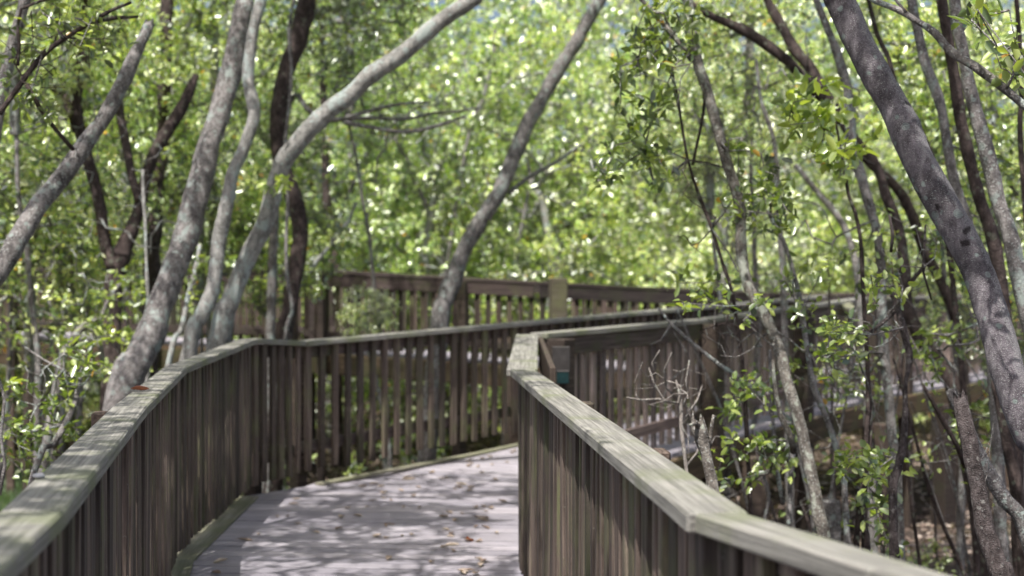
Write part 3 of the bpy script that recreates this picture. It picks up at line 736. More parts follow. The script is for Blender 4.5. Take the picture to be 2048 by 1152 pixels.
bare_twigs(R15, or15, [(1362, 850, 6.3), (1356, 806, 6.35)], [(1320, 770, 65, 55, 26), (1385, 785, 40, 60, 12), (1400, 900, 30, 50, 6)], 6.35, B_BONE, .0020, 31)
bare_twigs(R4, or4, [(1802, 605, 5.9), (1846, 535, 5.9)], [(1830, 520, 60, 80, 16), (1760, 660, 60, 40, 8)], 5.9, B_GREY, .0018, 32)
bare_twigs(R2, or2, [(1384, 120, 7.1), (1449, 308, 7.0), (1543, 660, 6.7), (1586, 800, 6.5)], [(1330, 120, 70, 100, 26), (1520, 300, 70, 70, 18), (1470, 660, 70, 60, 18), (1640, 740, 60, 60, 12)], 6.8, B_GREY, .0022, 33)
bare_twigs(R14, or14, [(1376, 320, 7.2), (1424, 458, 7.2), (1464, 585, 7.2)], [(1400, 400, 90, 110, 30), (1430, 680, 60, 60, 20)], 7.1, B_DARK, .0022, 34)
bare_twigs(R8, or8, [(1895, 291, 7.9), (1930, 430, 7.8), (1975, 640, 7.6)], [(1950, 380, 80, 160, 30), (1900, 660, 80, 100, 26), (1930, 880, 60, 60, 12)], 7.8, B_GREY, .003, 35)
bare_twigs(R3, or3, [(1704, 291, 8.2), (1748, 441, 8.1), (1768, 705, 8.0)], [(1640, 420, 90, 120, 30), (1700, 680, 90, 100, 30), (1620, 860, 90, 60, 20)], 8.1, B_GREY, .003, 36)
bare_twigs(T15, o15, [(152, 800, 7), (130, 850, 6.9), (128, 740, 6.9)], [(90, 760, 90, 60, 30), (40, 850, 50, 80, 14), (180, 700, 70, 50, 14)], 6.9, B_PALE, .0022, 37)
bare_twigs(T7, o7, [(230, 560, 11.1), (268, 450, 11.2), (158, 256, 11.3), (204, 440, 11.1)], [(200, 380, 150, 200, 60), (120, 560, 110, 100, 30), (420, 300, 60, 200, 24)], 11.0, B_PALE, .003, 38)
bare_twigs(T10, o10, [(130, 76, 6.4), (44, 164, 6.3)], [(120, 90, 130, 90, 34)], 6.4, B_DARK, .0022, 39)
bare_twigs(T16, o16, [(811, 238, 12.2), (684, 238, 12.4), (750, 236, 12.3)], [(800, 200, 170, 70, 40), (700, 420, 70, 90, 20)], 12.2, B_GREY, .0035, 40)
bare_twigs(R5, or5, [(1642, 175, 10.2), (1485, 60, 10.5), (1751, 328, 10)], [(1560, 200, 120, 160, 44), (1760, 260, 60, 120, 20)], 10.2, B_GREY, .0032, 41)
bare_twigs(DS, ods, [(1966, 1040, 4.4)], [(1700, 1000, 1, 1, 0), (1985, 900, 30, 60, 4)], 4.5, B_GREY, .0014, 42)

# leaf masses carried by slim understory trees (x px, y px, depth, kind, scale)
under = [(60, 520, 11.5, 0, 1.0), (120, 420, 12.5, 1, 1.0), (30, 300, 13, 1, 1.1), (130, 100, 12.5, 2, 1.1), (250, 200, 14, 0, 1.1),
         (30, 60, 11, 1, .9), (430, 60, 15, 2, 1.1), (400, 420, 15, 0, 1.1), (250, 420, 16, 1, 1.2), (540, 470, 15.5, 2, 1.0), (700, 60, 15, 0, 1.1), (480, 300, 16, 1, 1.1),
         (735, 630, 14.8, 2, .38), (1420, 260, 13, 1, .8), (1860, 120, 11, 0, .9), (1980, 250, 10.5, 2, .9), (1980, 520, 12, 1, .9), (1500, 60, 13, 0, .9), (-90, 420, 12, 2, 1.0), (2120, 640, 9, 0, .7)]
labs = 'slim leafy understory tree mixed into the foliage around the trunks'
for i, (x, y, Y, k, s) in enumerate(under):
    c = P(x, y, Y)
    bx, by = c.x + rng.uniform(-.4, .4), Y + rng.uniform(-.2, .3)
    root = empty('understory_tree', (bx, by, GZ))
    tag(root, labs, 'tree', 'slim leafy understory trees among the trunks')
    h = c.z - 0.9 * s - GZ
    if h > 0.1:
        q = [np.array((0, 0, -0.1)), np.array(((c.x - bx) * .4 + .08, (c.y - by) * .4, h * .5)), np.array((c.x - bx, c.y - by, h))]
        v, qq = tube(q, [0.035, 0.026, 0.016], 0.12, 8, 0.1, wob=0.01)
        link('trunk', np_mesh('trunk', v, qq), B_GREY, root)
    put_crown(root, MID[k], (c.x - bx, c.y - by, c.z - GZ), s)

# trees massed behind the upper railing
k = 0
for (Y, xs, hs) in ((22.6, np.arange(-13, 13.5, 2.0), 1.0), (25.4, np.arange(-14, 15, 2.1), 1.15), (28.6, np.arange(-16, 17, 4.6), 1.42)):
    for x in xs:
        if Y < 25 and 3.6 < x < 9.5: continue
        bx = x + rng.uniform(-.5, .5); by = Y + rng.uniform(-.5, .5)
        root = empty('bushy_tree', (bx, by, GZ))
        tag(root, 'bushy green tree massed in sunlight behind the upper railing', 'tree', 'bushy trees massed behind the upper railing')
        s = hs * rng.uniform(0.85, 1.12)
        v, q = tube([np.array((0, 0, -.1)), np.array((rng.uniform(-.2, .2), 0, 1.5 * s)), np.array((rng.uniform(-.4, .4), .1, 3.2 * s)), np.array((rng.uniform(-.9, .9), .1, 5 * s))], [0.09, 0.075, 0.055, 0.03], 0.25, 8, 0.1, wob=0.02)
        link('trunk', np_mesh('trunk', v, q), B_GREY, root)
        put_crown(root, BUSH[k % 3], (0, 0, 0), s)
        k += 1

# far-off wood that reads as one mass
nn = 110000
X = rng.uniform(-24, 24, nn); Y = rng.uniform(30, 37, nn); Z = GZ + 13.5 * rng.uniform(0, 1, nn) ** 0.95
keep = np.array([noise.noise(Vector((x * .7, y * .5, z * .7))) > -0.22 + 0.02 * (z - 5) for x, y, z in zip(X, Y, Z)])
X, Y, Z = X[keep], Y[keep], Z[keep]; nn = len(X)
up = rng.normal(0, .7, (nn, 3)); up[:, 2] += 1
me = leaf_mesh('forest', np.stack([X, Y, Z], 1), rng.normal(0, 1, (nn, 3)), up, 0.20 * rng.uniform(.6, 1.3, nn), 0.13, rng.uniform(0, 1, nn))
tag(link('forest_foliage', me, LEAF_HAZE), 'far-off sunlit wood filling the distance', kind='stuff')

# overhead trees off to the sides and behind whose crowns shade the boardwalk
for i, (x, y, z, s) in enumerate([(-2.6, 4.6, 3.5, 1.0), (-3.0, 7.4, 3.9, 1.05), (-2.4, 2.2, 3.2, .9), (-4.4, 10.2, 4.6, 1.1), (2.2, 4.0, 3.7, .8) , (1.7, -.6, 3.6, .75), (-2.2, .3, 3.5, .9), (1.9, 1.7, 3.9, .7), (-3.3, 6.2, 4.2, .8)]):
    root = empty('canopy_tree', (x, y, GZ))
    tag(root, 'tall slim tree whose leafy top shades the boardwalk', 'tree', 'tall slim trees shading the boardwalk')
    tx = -x * 0.35
    v, q = tube([np.array((0, 0, -.1)), np.array((.05, 0, 1.6)), np.array((tx * .4, .1, z - GZ - 1)), np.array((tx, .1, z - GZ))], [0.04, 0.035, 0.03, 0.02], 0.1, 10, 0.1, wob=0.01)
    link('trunk', np_mesh('trunk', v, q), B_GREY, root)
    put_crown(root, OVER[i % 3], (tx, .1, z - GZ), s)

# shrubs
shr = [(-1.9, 11.3, .75), (-1.35, 11.9, .5), (-3.4, 9.6, .7), (-3.1, 6.6, .7), (-5.4, 12.6, 1.1), (2.6, 9.8, .7), (3.4, 11.6, .6), (1.9, 9.0, .6), (4.3, 11.4, .6),
       (-2.6, 14.5, 1.3), (-1.2, 15.4, 1.2), (0.4, 15.8, 1.0), (1.5, 16.8, 1.1), (-4.2, 15.4, 1.2), (-.8, 13.2, .55), (-2.9, 12.0, 1.0)]
for i, (x, y, s) in enumerate(shr):
    root = empty('shrub', (x, y, GZ - .02))
    tag(root, 'small glossy-leaved shrub growing beside or under the boardwalk', 'shrub', 'small shrubs growing around the boardwalk')
    put_crown(root, SHRUB[i % 3], (0, 0, 0), s, names=('stems', 'foliage'), sz=s * 1.2)

# leaf litter and grass
nn = 52000
X = rng.uniform(-9, 13, nn); Y = rng.uniform(5, 34, nn)
Z = np.array([ground_z(x, y) for x, y in zip(X, Y)]) + 0.012
up = rng.normal(0, .35, (nn, 3)); up[:, 2] += 1
d = rng.normal(0, 1, (nn, 3)); d[:, 2] *= .25
me = leaf_mesh('leaf_litter', np.stack([X, Y, Z], 1), d, up, rng.uniform(.05, .11, nn), .045, rng.uniform(0, 1, nn), fold=.35)
tag(link('leaf_litter', me, DRY), 'dry brown leaves covering the forest floor', kind='stuff')
nn = 30000
X = rng.uniform(-9.5, -4.2, nn); Y = rng.uniform(12.5, 21, nn)
Z = np.array([ground_z(x, y) for x, y in zip(X, Y)]) - .01
d = rng.normal(0, .35, (nn, 3)); d[:, 2] = 1
me = leaf_mesh('grass', np.stack([X, Y, Z], 1), d, rng.normal(0, 1, (nn, 3)), rng.uniform(.10, .22, nn), .012, rng.uniform(0, 1, nn))
tag(link('grass', me, GRASSM), 'bright green grass beyond the left railing', kind='stuff')


# bare stems and low plants in the tangle at the lower right
for i in range(22):
    y = random.uniform(7.6, 13.5); x = y * random.uniform(.17, .36)
    h = random.uniform(1.0, 3.4); lean = random.uniform(-.35, .12) * h
    p = [np.array((0, 0, -.08)), np.array((lean * .3, random.uniform(-.1, .1), h * .4)), np.array((lean * .6 + random.uniform(-.1, .1), 0, h * .75)), np.array((lean, random.uniform(-.2, .2), h))]
    w_ = random.uniform(.006, .016)
    root = empty('bare_stem', (x, y, ground_z(x, y)))
    tag(root, 'bare thin stem rising from the dark forest floor right of the boardwalk', 'sapling', 'bare thin stems in the tangle at right')
    v, q = tube(p, [w_, w_ * .85, w_ * .6, w_ * .3], .08, 7, .1, wob=.01)
    link('stem', np_mesh('stem', v, q), [B_GREY, B_DARK, B_DEAD][i % 3], root)
    tips = np.array([p[2] + rng.normal(0, .28, 3) for _ in range(9)])
    (bv, bq), lf = crown([p[1], p[2], p[3]], tips, 4 if i % 2 else 1, .05, .028, .0014, seg=.1, crook=.8, chain=True, bright=.1)
    link('twigs', np_mesh('twigs', bv, bq), B_GREY, root)
    if i % 2: link('foliage', leaf_mesh('foliage', *lf[:3], lf[3], lf[4], lf[5]), LEAF, root)
# fallen sticks on the forest floor
for i in range(46):
    y = random.uniform(9, 19); x = y * random.uniform(.14, .40) if i < 32 else -y * random.uniform(.2, .4)
    a = random.uniform(0, 6.28); ln = random.uniform(.35, 1.3); rr_ = random.uniform(.006, .02)
    p = [np.array((0, 0, 0.0)), np.array((math.cos(a) * ln * .5, math.sin(a) * ln * .5, random.uniform(0, .05))), np.array((math.cos(a + .35) * ln, math.sin(a + .35) * ln, random.uniform(-.01, .06)))]
    v, q = tube(p, [rr_, rr_ * .8, rr_ * .4], .08, 7, .15, wob=.008)
    o = link('fallen_stick', np_mesh('fallen_stick', v, q), B_DEAD if i % 2 else B_BONE)
    o.location = (x, y, ground_z(x, y) + .02)
    tag(o, 'bare stick lying on the brown forest floor', 'stick', 'bare sticks lying on the forest floor')


# -------------------------------------------------------------- boardwalk
def box_mesh(name, sx, sy, sz, bev=0.003, miter=(0, 0), taper=0):
    """local box: x from 0 to sx, y and z centred; miter shifts the +y side of each end along x"""
    bm = bmesh.new()
    vs = []
    for x in (0, 1):
        for y in (-1, 1):
            for z in (-1, 1):
                m = miter[x] * y
                vs.append(bm.verts.new((x * sx + m, y * sy / 2, z * sz / 2)))
    for f in ((0, 1, 3, 2), (4, 6, 7, 5), (0, 4, 5, 1), (2, 3, 7, 6), (0, 2, 6, 4), (1, 5, 7, 3)):
        bm.faces.new([vs[i] for i in f])
    bmesh.ops.recalc_face_normals(bm, faces=bm.faces)
    if bev: bmesh.ops.bevel(bm, geom=list(bm.edges), offset=bev, segments=1, affect='EDGES')
    me = bpy.data.meshes.new(name); bm.to_mesh(me); bm.free()
    return me


def board(name, a, b, w, h, mat, parent, miter=(0, 0), bev=0.003):
    """board from a to b (centre line), width w across, height h; lies level across its width"""
    a, b = Vector(a), Vector(b)
    d = (b - a); ln = d.length; d.normalize()
    s = Vector((0, 0, 1)).cross(d); s.normalize(); u = d.cross(s)
    o = link(name, box_mesh(name, ln, w, h, bev, miter), mat, parent)
    M = Matrix((d, s, u)).transposed().to_4x4(); M.translation = a
    o.matrix_local = M
    return o


def zdeck(x, y):
    s = (x - .1) * .57 + (y - 10.1) * .82
    return 0.28 * min(1, max(0, s / 6.2))


def zupper(x, y):
    t = (3.4 - x) / 6.1
    return .28 + .33 * max(-0.0, min(1.6, t)) if x < 3.4 else .28


BAL = {}
def baluster_mesh(i, h, w, t):
    key = (i, round(h, 2), w, t)
    if key not in BAL:
        bm = bmesh.new()
        bmesh.ops.create_cube(bm, size=1)
        for v in bm.verts:
            v.co.x *= w; v.co.y *= t; v.co.z = (v.co.z + .5) * h
            v.co.x += random.uniform(-.0015, .0015); v.co.y += random.uniform(-.0015, .0015)
        bmesh.ops.bevel(bm, geom=[e for e in bm.edges], offset=.0025, segments=1, affect='EDGES')
        me = bpy.data.meshes.new('baluster'); bm.to_mesh(me); bm.free()
        BAL[key] = me
    return BAL[key]


def railing(name, label, pts, zfun, inner, posts, spacing=.108, bw=.056, bt=.03, cap=(.128, .038), balmat=None, gap_deck=.05, postw=.095, sub=.09,
            capw=None, railmat=None, bottom=.22, post_below=1.2, capmat=None, subinner=False, post_top=0.0, cap_shift=0.0):
    """pts: (x, y, ztop). inner = +1 when the walking side is to the left of the travel direction.
    posts: positions as (segment, fraction)."""
    root = empty(name, (pts[0][0], pts[0][1], zfun(pts[0][0], pts[0][1])))
    tag(root, label, 'railing')
    O = Vector(root.location)
    V = [Vector(p) for p in pts]
    n = len(V)
    dirs = [(V[i + 1] - V[i]).normalized() for i in range(n - 1)]
    nb = 0
    for i in range(n - 1):
        a, b = V[i], V[i + 1]
        d = dirs[i]; s = Vector((-d.y, d.x, 0)).normalized() * inner
        ln = (b - a).length
        # mitred cap
        def mit(k):
            if k <= 0 or k >= n - 1: return 0
            d0, d1 = dirs[k - 1], dirs[k]
            ang = math.atan2(d0.x * d1.y - d0.y * d1.x, d0.x * d1.x + d0.y * d1.y)
            return math.tan(ang / 2) * cw / 2
        cw = capw[i] if capw else cap[0]
        z0 = Vector((0, 0, -cap[1] / 2))
        board('top_cap', a + z0 - O, b + z0 - O, cw, cap[1], capmat or W_CAP, root, (mit(i), -mit(i + 1)), bev=.005)
        # sub rail and bottom rail on the outer side
        off = -s * (bt / 2 + .021)
        zz = Vector((0, 0, -cap[1] - sub / 2 - .002))
        board('upper_rail', a + off + zz + d * .04 - O, b + off + zz - d * .04 - O, .038, sub, railmat or W_RAIL, root)
        za = Vector((a.x, a.y, zfun(a.x, a.y) + bottom)); zb = Vector((b.x, b.y, zfun(b.x, b.y) + bottom))
        board('bottom_rail', za + off + d * .04 - O, zb + off - d * .04 - O, .038, .085, railmat or W_RAIL, root)
        # balusters
        k = int(ln / spacing)
        for j in range(k):
            t = (j + .5) / k
            p = a.lerp(b, t)
            zb_ = zfun(p.x, p.y) + gap_deck + random.uniform(-.012, .012)
            h = p.z - cap[1] - .004 - zb_
            me = baluster_mesh(random.randrange(4), round(h, 1), bw, bt)
            if nb < 100:
                o = link('baluster', me, balmat or W_BAL, root)
                o.location = Vector((p.x, p.y, zb_)) + s * .002 - O
                o.scale = (1 + random.uniform(-.08, .08), 1, h / round(h, 1))
                o.rotation_euler = (random.gauss(0, .004), random.gauss(0, .004), math.atan2(d.y, d.x) + random.gauss(0, .06))
            nb += 1
    for (i, t) in posts:
        a, b = V[i], V[i + 1]
        d = dirs[i]; s = Vector((-d.y, d.x, 0)).normalized() * inner
        p = a.lerp(b, t) - s * (bt / 2 + .045 + postw / 2)
        zt = p.z - cap[1] - .003 + post_top
        z0 = GZ - .1
        me = box_mesh('post', zt - z0, postw, postw, .006)
        o = link('post', me, W_POST, root)
        o.matrix_local = Matrix.Translation(Vector((p.x, p.y, z0)) - O) @ Matrix.Rotation(math.atan2(d.y, d.x), 4, 'Z') @ Matrix.Rotation(-math.pi / 2, 4, 'Y')
    return root, O


Lp = [(-.56, 1.0, 1.02), (-.80, 2.05, 1.02), (-.885, 2.62, 1.02), (-1.33, 4.95, 1.02), (-1.755, 7.42, 1.02), (-1.83, 9.94, 1.08), (-1.567, 10.56, 1.036)]
railing('boardwalk_railing', 'long curving wooden railing on the left with a sunlit lichen-grey cap', Lp, lambda x, y: 0.0, -1, [(0, .5), (2, .1), (3, .1), (4, .1), (4, .7), (5, .3)], cap=(.118, .038), balmat=W_BALF)
Rp = [(1.03, .85, 1.02), (.560, 2.09, 1.02), (.376, 2.60, 1.02), (.050, 7.05, 1.03), (.105, 10.0, 1.105)]
railing('boardwalk_railing', 'near right wooden railing bending at a lit corner, its cap running toward the viewer', Rp, zdeck, 1, [(0, .5), (1, .5), (2, .3), (2, .66)], capw=[.085, .088, .118, .155])
Bd = Vector((.62, .785, 0)).normalized()
B0 = Vector((-1.567, 10.56, 1.036)); B1 = Vector((B0.x + Bd.x * 8.6, B0.y + Bd.y * 8.6, 1.34)); Bm = B0.lerp(B1, .45)
railing('ramp_railing', 'outer wooden railing of the ramp rising right from the left railing corner', [tuple(B0), tuple(Bm), tuple(B1)], lambda x, y: zdeck(x, y) + .02, -1, [(0, .02), (0, .5), (1, .02), (1, .5), (1, .97)], spacing=.136, bw=.058, balmat=W_BALF, cap=(.15, .038))
C0 = Vector((.19, 10.12, 1.11)); C1 = Vector((3.74, 15.2, 1.33))
railing('ramp_railing', 'inner wooden railing of the ramp seen from outside behind the saplings', [tuple(C0), (1.66, 12.35, 1.165), tuple(C1)], zdeck, 1, [(0, .03), (0, .97), (1, .5), (1, .98)], spacing=.14, bw=.05, balmat=W_BALC, postw=.15, cap=(.15, .04), sub=.13)
railing('landing_railing', 'shaded wooden railing along the landing at the far right', [tuple(C1 + Vector((.04, .06, 0))), (5.5, 17.7, 1.34), (7.5, 20.5, 1.34)], zdeck, 1, [(0, .3), (0, .97), (1, .5), (1, .97)], spacing=.14, bw=.05, balmat=W_BALC, postw=.14, sub=.13)
A0 = Vector((3.45, 17.5, 1.36)); A1 = Vector((-2.80, 18.9, 1.665)); A2 = Vector((-8.2, 18.2, 1.70)); A3 = Vector((-12, 18.0, 1.72))
railing('upper_railing', 'dark wooden railing crossing the centre behind the leaning trunk, topped by one pale post', [tuple(A0), tuple(A0.lerp(A1, .5)), tuple(A1)], zupper, -1, [(0, .1), (0, .9), (1, .3), (1, .9)], spacing=.14, bw=.06, balmat=W_SHADEZ, cap=(.13, .04), sub=.16, capmat=W_SHADE, railmat=W_SHADE)
railing('upper_railing', 'left stretch of the front upper railing hidden behind the left trunks', [tuple(A1), tuple(A2), tuple(A3)], zupper, -1, [(0, .02), (0, .35), (0, .68), (1, .1), (1, .6)], spacing=.14, bw=.06, balmat=W_SHADEZ, sub=.14, capmat=W_SHADE, railmat=W_SHADE)
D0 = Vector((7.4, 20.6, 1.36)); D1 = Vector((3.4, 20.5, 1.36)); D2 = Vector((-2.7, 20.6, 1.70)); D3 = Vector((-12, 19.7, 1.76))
railing('rear_railing', 'rear railing of the landing seen beyond the ramp at right', [tuple(D0), tuple(D1)], zupper, -1, [(0, .02), (0, .5)], spacing=.15, bw=.06, balmat=W_SHADEZ, sub=.14, capmat=W_SHADE, railmat=W_SHADE)
railing('rear_railing', 'rear railing of the upper walkway showing between the front balusters', [tuple(D1), tuple(D2)], zupper, -1, [(0, .02), (0, .34), (0, .67)], spacing=.15, bw=.06, balmat=W_SHADEZ, sub=.14, capmat=W_SHADE, railmat=W_SHADE)
railing('rear_railing', 'rear railing of the upper walkway beyond the left trunks', [tuple(D2), tuple(D3)], zupper, -1, [(0, .02), (0, .3), (0, .6), (0, .9)], spacing=.15, bw=.06, balmat=W_SHADEZ, sub=.14, capmat=W_SHADE, railmat=W_SHADE)

# tall post that stands proud of the upper railing
pc = P(1116, 556, 17.75)
o = link('upper_railing_post', box_mesh('post', pc.z - GZ + .1, .2, .2, .012), W_POSTP)
o.matrix_world = Matrix.Translation((pc.x, pc.y - .02, GZ - .1)) @ Matrix.Rotation(.22, 4, 'Z') @ Matrix.Rotation(-math.pi / 2, 4, 'Y')
tag(o, 'thick mossy square post standing slightly proud of the upper railing at centre', 'post')

# broad outer board on the short stretch past the lit corner
o = board('side_board', (.205, 7.15, .93), (.20, 9.95, .985), .03, .20, W_POST, None)
tag(o, 'broad dark board on edge beside the railing cap beyond the lit corner', 'board')
# small box fixed to the ramp railing
bx = empty('junction_box', P(1122, 742, 9.9))
tag(bx, 'small grey and dark teal box fixed to the ramp railing near the lit corner', 'box')
TEAL, nt, b, _ = newmat('dark_teal_plastic'); b.inputs['Base Color'].default_value = (.015, .07, .075, 1); b.inputs['Roughness'].default_value = .4
nz = noise_tex(nt, coords(nt, (1, 1, 1), False), 30); L(nt, ramp(nt, nz, [(.3, (.008, .03, .034)), (.7, (.018, .055, .06))]), b.inputs['Base Color'])
GREYP, nt, b, _ = newmat('grey_panel'); nz = noise_tex(nt, coords(nt, (1, 1, 1), False), 18); L(nt, ramp(nt, nz, [(.3, (.04, .036, .036)), (.7, (.085, .078, .078))]), b.inputs['Base Color'])
for nm, dz, w, h, d_, m in (('back_plate', .085, .125, .17, .03, GREYP), ('lower_cover', -.045, .085, .085, .05, TEAL), ('lid_edge', -.001, .09, .01, .056, GREYP)):
    o = link(nm, box_mesh(nm, w, d_, h, .004), m, bx); o.location = (-w / 2 + (.012 if nm != 'back_plate' else 0), 0, dz)

# slanted short cap board where the ramp railing meets the landing
o = board('slanted_board', tuple(P(1684, 604, 14.8)), tuple(P(1714, 628, 14.3)), .12, .04, W_KERB, None)
tag(o, 'short pale board slanting off the end of the ramp railing', 'board')


# --- deck planks -----------------------------------------------------------
def clip_poly(poly, nx, ny, c):
    out = []
    m = len(poly)
    for i in range(m):
        a, b = poly[i], poly[(i + 1) % m]
        da, db = a[0] * nx + a[1] * ny - c, b[0] * nx + b[1] * ny - c
        if da <= 0: out.append(a)
        if (da < 0 < db) or (db < 0 < da):
            t = da / (da - db)
            out.append((a[0] + (b[0] - a[0]) * t, a[1] + (b[1] - a[1]) * t))
    return out


def deck(name, label, zones, zf, thick=.038, w=.14, gap=.013):
    """zones: (polygon, travel direction); every plank runs across the travel direction"""
    bm = bmesh.new()
    att = bm.verts.layers.float.new('plank')
    for poly, (dx, dy) in zones:
        l = math.hypot(dx, dy); dx, dy = dx / l, dy / l
        t = [p[0] * dx + p[1] * dy for p in poly]
        k = math.floor(min(t) / w) * w
        while k < max(t):
            q = clip_poly(clip_poly(poly, dx, dy, k + w - gap), -dx, -dy, -k)
            k += w
            if len(q) < 3: continue
            dz = random.uniform(-.0015, .0015); r = random.random()
            top = [bm.verts.new((x, y, zf(x, y) + dz)) for x, y in q]
            bot = [bm.verts.new((x, y, zf(x, y) + dz - thick)) for x, y in q]
            for v in top + bot: v[att] = r
            try:
                bm.faces.new(top); bm.faces.new(bot[::-1])
                for i in range(len(q)):
                    j = (i + 1) % len(q)
                    bm.faces.new((top[i], bot[i], bot[j], top[j]))
            except ValueError: pass
    bmesh.ops.recalc_face_normals(bm, faces=bm.faces)
    me = bpy.data.meshes.new(name); bm.to_mesh(me); bm.free()
    o = link(name, me, DECKM)
    return tag(o, label, kind='structure')


DECKM, nt, b, _ = newmat('deck_planks')
at = N(nt, 'ShaderNodeAttribute', attribute_name='plank')
g = noise_tex(nt, coords(nt, (2.0, 70, 10), False), 1.0, 6, .7)
bl = noise_tex(nt, coords(nt, (1, 1, 1), False), 2.2, 6, .65)
sp = noise_tex(nt, coords(nt, (1, 1, 1), False), 45, 5, .7)
c = ramp(nt, g, [(.3, (.30, .28, .315)), (.52, (.52, .49, .535)), (.72, (.70, .67, .71))])
c = mix(nt, 1, c, ramp(nt, at.outputs['Fac'], [(0, (.68, .68, .72)), (1, (1.04, 1.03, 1.03))]), 'MULTIPLY')
c = mix(nt, 1, c, ramp(nt, bl, [(.3, .72), (.7, 1.15)]), 'MULTIPLY')
c = mix(nt, ramp(nt, sp, [(.60, 0.0), (.68, .5)]), c, (.14, .12, .12))
L(nt, c, b.inputs['Base Color']); b.inputs['Roughness'].default_value = .62
bp = N(nt, 'ShaderNodeBump'); bp.inputs['Strength'].default_value = .5; bp.inputs['Distance'].default_value = .005
L(nt, g, bp.inputs['Height']); L(nt, bp.outputs[0], b.inputs['Normal'])

zA = [(-.72, .2), (-.74, 1.0), (-.94, 2.05), (-.99, 2.62), (-1.44, 4.95), (-1.80, 7.2), (.22, 7.2), (.22, 6.98), (.46, 2.49), (.62, 2.05), (1.10, .9), (1.3, .2)]
zB = [(-1.80, 7.2), (-1.88, 9.7), (-1.50, 10.22), (.19, 9.95), (.22, 7.2)]
e = Vector((.785, -.62, 0)) * -1.0
be = lambda t: (B0.x + Bd.x * t + .14, B0.y + Bd.y * t - .12)
zC = [(-1.50, 10.22), (-1.44, 10.45), be(2), be(4), be(8.5), (4.9, 18.4), (6.6, 19.0), (5.7, 17.7), (3.9, 15.16), (1.80, 12.30), (.32, 10.05), (.19, 9.95)]
deck('boardwalk_deck', 'weathered grey plank deck scattered with dry leaves', [(zA, (0, 1)), (zB, (.10, 1)), (zC, (.57, .82))], zdeck)
zU = [(be(8.5)[0], be(8.5)[1]), (3.45, 17.55), (.37, 18.25), (-2.72, 18.95), (-8.2, 18.25), (-12, 18.05), (-12, 19.6), (-2.7, 20.5), (3.4, 20.45), (7.4, 20.5), (6.6, 19.0)]
deck('upper_deck', 'upper plank walkway behind the ramp', [([(3.5, 17.6), (-2.72, 18.95), (-2.7, 20.5), (3.4, 20.45)], (1, -.1)), ([(-2.73, 18.95), (-8.2, 18.25), (-12, 18.05), (-12, 19.6), (-2.71, 20.5)], (1, .08)), ([(3.52, 17.6), (4.9, 18.35), (6.6, 19.0), (7.5, 20.4), (3.42, 20.45)], (.57, .82))], lambda x, y: zupper(x, y) + .004)

# joists and edge boards under the decks
fr = empty('deck_frame', (0, 0, 0)); tag(fr, 'timber beams and square support posts carrying the boardwalk', 'frame')
def line_beam(nm, pts, zf, drop, h, w, mat):
    for a, b in zip(pts[:-1], pts[1:]):
        board(nm, (a[0], a[1], zf(*a) - drop), (b[0], b[1], zf(*b) - drop), w, h, mat, fr)
line_beam('edge_beam', [(.36, 10.02), (1.84, 12.27), (3.94, 15.12), (5.78, 17.7), (7.6, 20.3)], zdeck, .15, .22, .05, W_BEAM)
line_beam('edge_beam', [(-1.44, 10.5), be(2), be(4), be(8.4)], zdeck, .15, .20, .045, W_BEAM)
line_beam('edge_beam', [(-.95, 2.05), (-1.45, 4.95), (-1.83, 7.25), (-1.9, 9.7)], zdeck, .15, .20, .045, W_BEAM)
line_beam('edge_beam', [(.47, 2.52), (.24, 7.0), (.25, 9.8)], zdeck, .15, .20, .045, W_BEAM)
line_beam('edge_beam', [(3.45, 17.5), (-2.72, 18.88), (-8.2, 18.18), (-12, 17.98)], zupper, .18, .26, .05, W_BEAM)
line_beam('edge_beam', [(7.4, 20.62), (3.4, 20.58), (-2.7, 20.62), (-12, 19.72)], zupper, .18, .26, .05, W_BEAM)
# mossy edge boards lying on the deck border
line_beam('kerb_board', [(-1.40, 10.28), (-.30, 11.72), (be(4.3)[0] + .05, be(4.3)[1] - .03)], zdeck, -.012, .02, .07, W_KERB)
line_beam('kerb_board', [(-.84, 2.4), (-1.31, 4.95), (-1.735, 7.42), (-1.80, 9.7)], zdeck, -.006, .012, .15, W_KERB)
def sup(x, y, top, w=.15):
    o = link('support_post', box_mesh('support_post', top - GZ + .1, w, w, .008), W_POST, fr)
    o.matrix_local = Matrix.Translation((x, y, GZ - .1)) @ Matrix.Rotation(.6, 4, 'Z') @ Matrix.Rotation(-math.pi / 2, 4, 'Y')
for (x, y, t, w) in ((4.93, 16.25, .1, .21), (2.1, 12.5, -.05, .15), (3.85, 14.8, .02, .17), (.5, 10.3, -.1, .15), (-1.8, 6, -.1, .14), (-6.1, 18.1, .40, .2), (-3.2, 18.7, .4, .16), (0, 18.2, .35, .16), (-9, 18, .4, .18), (.3, 5, -.1, .14), (6.6, 18.8, .05, .2), (1.4, 13.9, -.02, .15), (-.9, 11.2, -.1, .15)):
    sup(x, y, t, w)

# pale stub post low in the shade at right
c = P(1662, 1000, 8.4)
o = link('marker_post', box_mesh('marker_post', c.z - GZ + .1, .09, .09, .01), B_GREY)
o.matrix_world = Matrix.Translation((c.x, c.y, GZ - .1)) @ Matrix.Rotation(.4, 4, 'Z') @ Matrix.Rotation(-math.pi / 2, 4, 'Y')
tag(o, 'short pale grey post in the shade behind the mottled trunk base', 'post')


